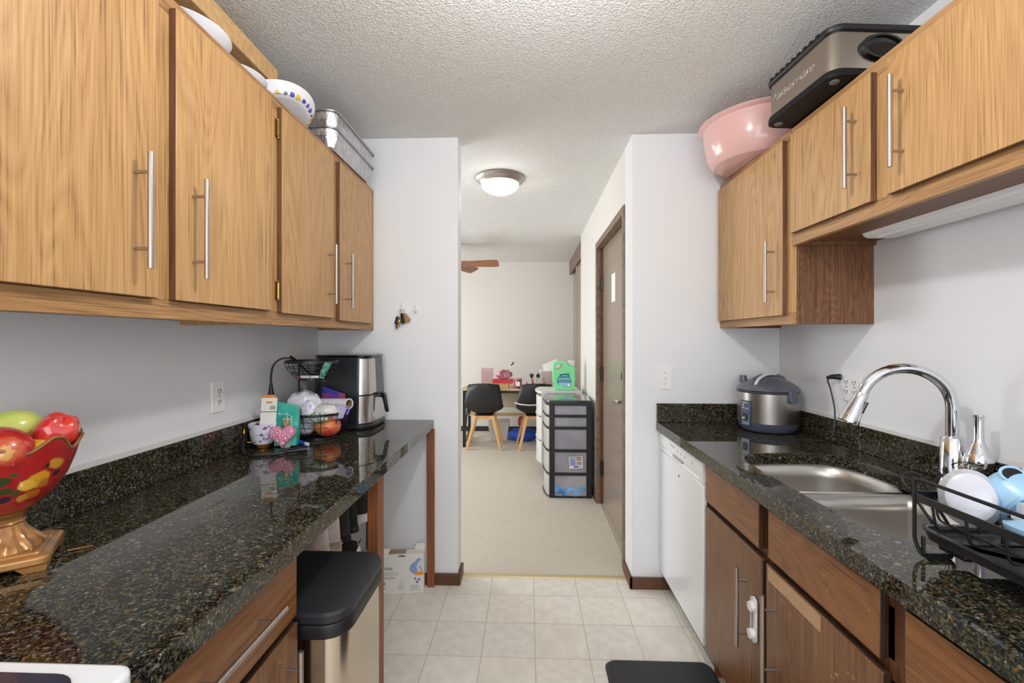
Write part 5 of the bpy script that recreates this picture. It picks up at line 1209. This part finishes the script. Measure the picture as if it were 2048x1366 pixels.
mk('blue_cloth', B().ball((.34, 3.772, .085), .11, .003, .05, 20, lambda v: 1+.2*math.sin(9*v.x)), two_tone('blue cloth', (60, 130, 210), (140, 190, 236), 12, .7), tags=('blue cloth visible inside the lowest tower drawer', 'cloth')) if False else None
b = B()
for k in range(9): b.ball((.22+.029*k, 3.770, .06+.018*math.sin(k*1.7)), .024, .0035, .030+.014*math.sin(k*2.3), 12)
o = mk('folded_contents', b, two_tone('blue cloth', (56, 120, 200), (140, 186, 230), 12, .6), tw); o['kind'] = 'stuff'
stk = mk('sticker', B().box(-.056, .056, -.050, .050, 0, .0006).xf(frame_m((.395, 3.7605, .305), (1, 0, .05), (-.05, 0, 1))), M_PAPER, tw)
def stp(x0, x1, y0, y1, m): mk('sticker_print', B().box(x0, x1, y0, y1, .0007, .0012).xf(frame_m((.395, 3.7605, .305), (1, 0, .05), (-.05, 0, 1))), m, stk)
stp(-.050, -.002, -.026, .034, plain('lavender print', (150, 156, 206), .5)); stp(.004, .048, .012, .038, plain('mixed print', (170, 150, 160), .5)); stp(.004, .048, -.022, .006, MATS['mixed print']); stp(-.050, .046, .040, .045, M_PRINT); stp(-.020, .020, -.042, -.030, plain('royal blue print', (40, 80, 190), .5))
stp(.026, .046, -.043, -.030, plain('pale print box', (190, 190, 206), .5))
CW = plain('off white cart plastic', (206, 206, 202), .4)
drawer_tower('off-white plastic drawer cart behind the black tower', .072, .500, 4.27, 4.70, .838, [(.15, .37), (.37, .60), (.60, .80)], CW, CW, CW, CW, curve=.05, feet=.13)
ct = [o for o in C.objects if o.name.startswith('drawer_cart')][-1]
for x in (.15, .46):
    for y in (4.30, 4.66): mk('foot', B().cyl((x, y, .007), (x, y, .135), .020, .026, 14), plain('grey foot', (150, 150, 150), .5), ct, smooth=True)
# detergent jug
GJ = plain('mint green plastic', (122, 222, 150), .35, coat=.2)
t = thing('detergent_jug', 'bright green detergent jug standing on the drawer cart', 'jug', (.345, 4.42, .838))
jx, jz, jy0, jy1 = .345, .8385, 4.375, 4.475
def JP(pts, y0, y1): return B().prism([(jx+x, jz+z) for x, z in pts], 'Y', y0, y1)
out = [(-.098, .012), (-.086, .0), (.088, .0), (.100, .014), (.108, .10), (.104, .20), (.096, .236), (.050, .236), (.034, .244), (.022, .262), (.014, .276), (-.030, .284), (-.080, .276), (-.104, .262), (-.110, .20), (-.108, .10)]
hole = [(-.078, .205), (-.074, .232), (-.060, .248), (-.020, .256), (-.010, .246), (-.016, .222), (-.036, .208), (-.062, .198)]
b = slab_hole(out, hole, jy0, jy1); b.xf(Matrix(((1, 0, 0, jx), (0, 0, 1, 0), (0, 1, 0, jz), (0, 0, 0, 1))))
mk('jug_body', b, GJ, t, bev=.012, seg=4)
mk('cap', B().loft([[(jx+.072+math.cos(a)*r, 4.425+math.sin(a)*r, jz+z) for a in [2*PI*k/24 for k in range(24)]] for r, z in ((.030, .237), (.033, .24), (.033, .280), (.029, .288), (.02, .289))]), plain('clear grey cap', (206, 210, 208), .2, coat=.5), t, smooth=True)
lab = mk('label', JP([(-.070, .09), (-.062, .125), (-.035, .150), (.0, .163), (.048, .166), (.052, .14), (.068, .10), (.066, .045), (.058, .028), (.0, .028), (-.040, .040), (-.062, .062)], jy0-.0008, jy0-.0002), plain('label teal', (40, 150, 160), .3), t)
def lb(x0, x1, z0, z1, m, d=.0012): mk('label_print', JP([(x0, z0), (x1, z0), (x1, z1), (x0, z1)], jy0-d, jy0-.0009), m, lab)
NV = plain('navy label', (24, 60, 120), .3)
lb(-.055, .050, .130, .160, NV) if False else lb(-.042, .050, .134, .155, NV)
lb(-.062, .064, .078, .094, plain('purple label', (66, 50, 130), .3)); lb(-.050, .060, .034, .074, plain('pale teal label', (140, 196, 206), .3))
lb(-.025, .040, .139, .143, M_WHITEP, .0016)
for k in range(7): lb(-.050+.016*k, -.042+.016*k, .104, .112, M_WHITEP, .0016); lb(-.050+.016*k, -.043+.016*k, .083, .090, M_WHITEP, .0016)
lb(.036, .056, .036, .060, M_WHITEP, .0016)

# ================================================================= DINING END: TABLE, CHAIRS, CLUTTER
TZ = .725
t = thing('desk', 'light wood topped desk with black metal legs against the far wall', 'desk', (-.24, 5.75, 0))
OSB = two_tone('pale wood top', (206, 176, 130), (226, 200, 158), 60, .5, stretch=(.3, 1, 1))
mk('desk_top', B().box(-.80, .44, 5.46, 6.02, TZ-.022, TZ), OSB, t, bev=.003)
for x in (-.79, .40):
    for y in (5.49, 5.97): mk('leg', B().box(x-.018, x+.018, y-.018, y+.018, .006, TZ-.0225), M_BLACKM, t)
    mk('side_bar', B().box(x-.015, x+.015, 5.508, 5.952, .05, .08), M_BLACKM, t); mk('cross_brace', B().cyl((x, 5.50, .10), (x, 5.96, .68), .010, seg=8), M_BLACKM, t)
mk('front_rail', B().box(-.77, .38, 5.478, 5.50, TZ-.055, TZ-.0225), M_BLACKM, t)
mk('lower_shelf', B().box(-.77, .38, 5.80, 5.98, .335, .352), OSB, t); 
mk('back_panel', B().box(-.77, .38, 5.985, 5.995, .42, TZ-.023), plain('beige panel', (196, 184, 160), .7), t)
def chair(x, y, rz, label):
    t = thing('dining_chair', label, 'chair', (x, y, .006), 'black shell chairs at the desk'); t.rotation_euler = (0, 0, 0)
    SH = plain('black shell plastic', (28, 27, 28), .4)
    Mz = Matrix.Translation((x, y, .006)) @ Matrix.Rotation(rz, 4, 'Z')
    # shell as a grid: u across, v from back top (v=0) down over the seat to the front (v=1); chair back faces -Y
    prof = [(-.205, .800, .165), (-.212, .77, .185), (-.205, .70, .200), (-.195, .62, .212), (-.180, .54, .225), (-.160, .475, .232), (-.120, .435, .222), (-.06, .422, .218), (.02, .420, .222), (.10, .424, .226), (.17, .430, .210), (.205, .424, .19)]
    top, bot = [], []
    nu = 12
    for i, (py, pz, hw) in enumerate(prof):
        rt, rb = [], []
        for j in range(nu+1):
            u = -1+2*j/nu; cup = abs(u)**2.2
            x_ = hw*u; bk = max(0, 1-i/5.0)
            y_ = py+.085*cup*bk+.02*cup*(1-bk)*0; z_ = pz+cup*(.065*(1-bk))-cup*.02*(1 if i == 0 else 0)
            if i >= 10: z_ -= .0
            rt.append((x_, y_, z_)); rb.append((x_, y_-.010*bk, z_-.010*(1-bk)))
        top.append(rt); bot.append(rb)
    rings = [a+c[::-1] for a, c in zip(top, bot)]
    mk('seat_shell', B().loft(rings).xf(Mz), SH, t, smooth=True, ang=1.2)
    mk('cushion', B().loft([[(a_*.17*s, .02+b_*.16*s, z) for a_, b_ in [(math.cos(q*PI/12), math.sin(q*PI/12)) for q in range(24)]] for s, z in ((.9, .432), (1.0, .445), (.95, .462), (.5, .468))]).xf(Mz), plain('black cushion', (30, 29, 30), .6), t, smooth=True)
    for sx in (-1, 1):
        for sy in (-1, 1):
            tx, ty, bx_, by_ = sx*.105, sy*.10, sx*.205, sy*.190
            w0, w1 = .020, .013
            b = B().hexa([(bx_-w1, by_-w1, 0), (bx_+w1, by_-w1, 0), (bx_+w1, by_+w1, 0), (bx_-w1, by_+w1, 0)], [(tx-w0, ty-w0, .400), (tx+w0, ty-w0, .400), (tx+w0, ty+w0, .400), (tx-w0, ty+w0, .400)])
            mk('leg', b.xf(Mz), M_LEGW, t, bev=.003)
    mk('seat_frame', B().box(-.10, .10, -.112, -.088, .355, .395).xf(Mz), M_LEGW, t); mk('seat_frame', B().box(-.10, .10, .088, .112, .355, .395).xf(Mz), M_LEGW, t)
    mk('plate', B().box(-.11, .11, -.11, .11, .4005, .410).xf(Mz), M_DKMET, t)
    return t
chair(-.540, 5.525, 0, 'left black shell chair with beech legs at the desk')
c2 = chair(.075, 5.525, math.radians(6), 'right black shell chair half hidden behind the drawer cart, strap tied around it')
mk('strap', B().tube([(-.165, 5.345, .575), (-.10, 5.308, .560), (.0, 5.29, .553), (.10, 5.29, .556), (.20, 5.31, .560), (.28, 5.36, .565)], .009, 8), plain('pale strap', (196, 192, 190), .5), tags=('pale grey strap tied around the back of the right chair', 'strap'), smooth=True)
# clutter on the desk
zt = TZ+.001
def dx(px, Y): # helper: world X of picture column px at depth Y (layout measured once)
    a = (px-1024)/896; s_, c_ = math.sin(-.037), math.cos(-.037); return (s_+a*c_)/(c_-a*s_)*Y
CLRP = plain('clear pink tinted plastic', (236, 214, 214), .1, trans=.6, ior=1.2)
t = thing('acrylic_box', 'clear acrylic box with pink packets at the left end of the desk', 'box', (-.52, 5.72, zt))
b = B()
x0, x1, y0, y1 = dx(963, 5.66), dx(985, 5.66), 5.66, 5.78
for q in ((x0, x1, y0, y0+.003), (x0, x1, y1-.003, y1), (x0, x0+.003, y0+.003, y1-.003), (x1-.003, x1, y0+.003, y1-.003)): mk('wall', B().box(*q, zt, zt+.235), CLRP, t)
mk('packet', B().box(x0+.012, x1-.015, y0+.01, y0+.05, zt+.001, zt+.150), plain('salmon packet', (222, 176, 156), .5), t)
for k in range(4): mk('packet', B().box(x0+.012+k*.028, x0+.032+k*.028, y0+.055+.012*k, y0+.064+.012*k, zt+.001, zt+.19+.01*(k % 2)), plain('pink packet', (216, 130, 140), .5), t)
t = thing('red_basket', 'red rimmed woven basket on the desk', 'basket', (dx(1007, 5.6), 5.6, zt))
x0, x1 = dx(986, 5.56), dx(1026, 5.56)
mk('weave', B().hexa([(x0+.02, 5.55, zt), (x1-.02, 5.55, zt), (x1-.02, 5.68, zt), (x0+.02, 5.68, zt)], [(x0+.004, 5.535, zt+.06), (x1-.004, 5.535, zt+.06), (x1-.004, 5.69, zt+.06), (x0+.004, 5.69, zt+.06)]), two_tone('wicker weave', (196, 150, 96), (232, 206, 160), 90, .6, bump=.8), t)
mk('red_rim', B().hexa([(x0, 5.53, zt+.0605), (x1, 5.53, zt+.0605), (x1, 5.695, zt+.0605), (x0, 5.695, zt+.0605)], [(x0-.004, 5.526, zt+.105), (x1+.004, 5.526, zt+.105), (x1+.004, 5.70, zt+.105), (x0-.004, 5.70, zt+.105)]), plain('red fabric', (206, 54, 60), .6), t)
crumple((dx(1008, 5.62), 5.62, zt+.165), (.105, .055, .058), two_tone('mauve pink satin', (150, 70, 90), (214, 160, 176), 14, .3, .4, .6, 3, coat=.4), 'shiny mauve cosmetic bag sitting in the red basket', 'cosmetic_bag', 'bag', .05, 9)
t = thing('mirror_stand', 'slim metal stand holding a slanted black pen over the red basket', 'stand', (dx(1017, 5.50), 5.50, zt))
xs = dx(1017.5, 5.5)
mk('stand_base', B().cyl((xs, 5.50, zt), (xs, 5.50, zt+.006), .030, seg=20), M_CHROME, t); mk('rod', B().cyl((xs, 5.50, zt+.006), (xs, 5.50, zt+.245), .0045, seg=8), M_CHROME, t)
mk('arm', B().cyl((xs, 5.50, zt+.240), (xs-.05, 5.50, zt+.175), .004, seg=8), M_BRASS, t); mk('arm', B().cyl((xs, 5.50, zt+.240), (xs+.035, 5.50, zt+.290), .004, seg=8), M_WHITEP, t)
mk('pen', B().cyl((xs+.030, 5.50, zt+.283), (xs+.062, 5.50, zt+.325), .008, seg=8), M_BLACK, t)
t = thing('candle_jar', 'dark pink candle jar with a white label on the desk', 'candle', (dx(1036, 5.52), 5.54, zt))
xs = dx(1036, 5.54)
mk('jar', B().lathe([(.043, 0), (.046, .004), (.048, .10), (.046, .104)], (xs, 5.54), 28, z0=zt), plain('crimson glass', (150, 36, 66), .2, coat=.5), t, smooth=True)
mk('lid', B().lathe([(.048, .1042), (.052, .106), (.052, .118), (.048, .120)], (xs, 5.54), 28, z0=zt), plain('rose lid', (196, 110, 130), .3), t, smooth=True)
mk('label', B().box(xs-.026, xs+.026, 5.490, 5.4915, zt+.03, zt+.085), M_PAPER, t)
t = thing('brush_cup', 'cup of dark makeup brushes on the desk', 'brushes', (dx(1070, 5.53), 5.53, zt))
xs = dx(1068, 5.53)
mk('tray', B().cyl((xs+.01, 5.53, zt), (xs+.01, 5.53, zt+.006), .065, seg=24), M_WHITEP, t)
mk('cup', B().lathe([(.030, .0062), (.036, .06), (.034, .06), (.028, .012), (.004, .010)], (xs, 5.53), 24, z0=zt), plain('rose cup', (206, 140, 148), .4), t, smooth=True)
rnd = random.Random(2)
for k in range(9):
    a = rnd.uniform(0, 2*PI); tx, ty = .05*math.cos(a)*rnd.uniform(.3, 1.2), .02*math.sin(a); bx_ = xs+tx*.35; z1 = zt+rnd.uniform(.13, .165)
    bb = mk('brush', B().cyl((bx_, 5.53, zt+.02), (xs+tx, 5.53+ty, z1), .0035, seg=6), random.Random(k).choice([plain('rose gold', (196, 130, 120), .3, .7), M_WHITEP, M_BLACK]), t)
    mk('bristles', B().ball((xs+tx*1.08, 5.53+ty, z1+.012), .012, .012, .019, 10), M_BLACK, bb, smooth=True)
xs = dx(1052, 5.53)
mk('pink_tool', B().hexa([(xs-.03, 5.52, zt), (xs+.012, 5.52, zt), (xs+.012, 5.55, zt), (xs-.03, 5.55, zt)], [(xs+.006, 5.52, zt+.08), (xs+.028, 5.52, zt+.065), (xs+.028, 5.55, zt+.065), (xs+.006, 5.55, zt+.08)]), plain('pink tool', (206, 110, 130), .4), tags=('small pink pouch leaning beside the brush cup', 'pouch'))
mk('lotion_bottle', B().lathe([(.030, 0), (.034, .01), (.030, .06), (.014, .085), (.012, .12), (.004, .122)], (dx(1086, 5.56), 5.56), 20, z0=zt), plain('pink amber glass', (196, 150, 140), .15, coat=.5), smooth=True, tags=('small pink bottle right of the brush cup', 'bottle'))
t = thing('storage_tub', 'clear plastic tub full of papers on the desk behind the green jug', 'tub', (.17, 5.72, zt))
x0, x1 = dx(1080, 5.66), dx(1112, 5.66)
mk('tub', B().hexa([(x0+.02, 5.66, zt), (x1-.02, 5.66, zt), (x1-.02, 5.86, zt), (x0+.02, 5.86, zt)], [(x0, 5.64, zt+.200), (x1, 5.64, zt+.200), (x1, 5.88, zt+.200), (x0, 5.88, zt+.200)]), plain('milky clear plastic', (206, 198, 194), .25, coat=.3), t, bev=.006)
mk('tub_rim', B().box(x0-.006, x1+.006, 5.634, 5.886, zt+.2005, zt+.214), M_WHITEP, t, bev=.003)
t = thing('newspaper', 'folded white printed paper on top of the clear tub', 'paper', (.2, 5.72, zt+.215))
Mn = frame_m((dx(1103, 5.66), 5.66, zt+.250), (.85, 0, .35), (-.45, .25, .85))
mk('sheet', B().box(-.10, .10, -.03, .075, 0, .006).xf(Mn), M_PAPER, t)
for k, (x0_, x1_) in enumerate(((-.04, .04), (-.05, .03), (-.02, .05))): mk('print', B().box(x0_, x1_, .045-k*.02, .055-k*.02, -.001, .0).xf(Mn), INK, t)
# under the desk
crumple((dx(1045, 5.75), 5.86, .085), (.20, .10, .088), plain('blue vinyl', (36, 84, 190), .4), 'blue bag lying on the floor under the desk', 'blue_bag', 'bag', .06, 14)
mk('red_pouch', B().ball((dx(1043, 5.9), 5.93, .245), .05, .03, .075, 16), plain('red vinyl', (196, 70, 80), .5), smooth=True, tags=('small red pouch above the blue bag under the desk', 'pouch'))
mk('floor_bin', B().hexa([(-.50, 5.84, .0065), (-.28, 5.84, .0065), (-.28, 6.04, .0065), (-.50, 6.04, .0065)], [(-.53, 5.82, .26), (-.25, 5.82, .26), (-.25, 6.06, .26), (-.53, 6.06, .26)]), plain('cloudy plastic bin', (196, 190, 182), .3), bev=.006, tags=('cloudy plastic bin on the floor behind the left chair', 'bin'))
t = thing('desk_cable', 'thin black cable trailing over the left end of the desk', 'cable', (-.75, 5.6, zt))
mk('cable', B().tube(spline([(-.86, 5.50, zt-.06), (-.80, 5.52, zt+.004), (-.70, 5.55, zt+.035), (-.62, 5.56, zt+.03), (-.55, 5.58, zt+.004)], 6), .003, 6), M_BLACK, t, smooth=True)
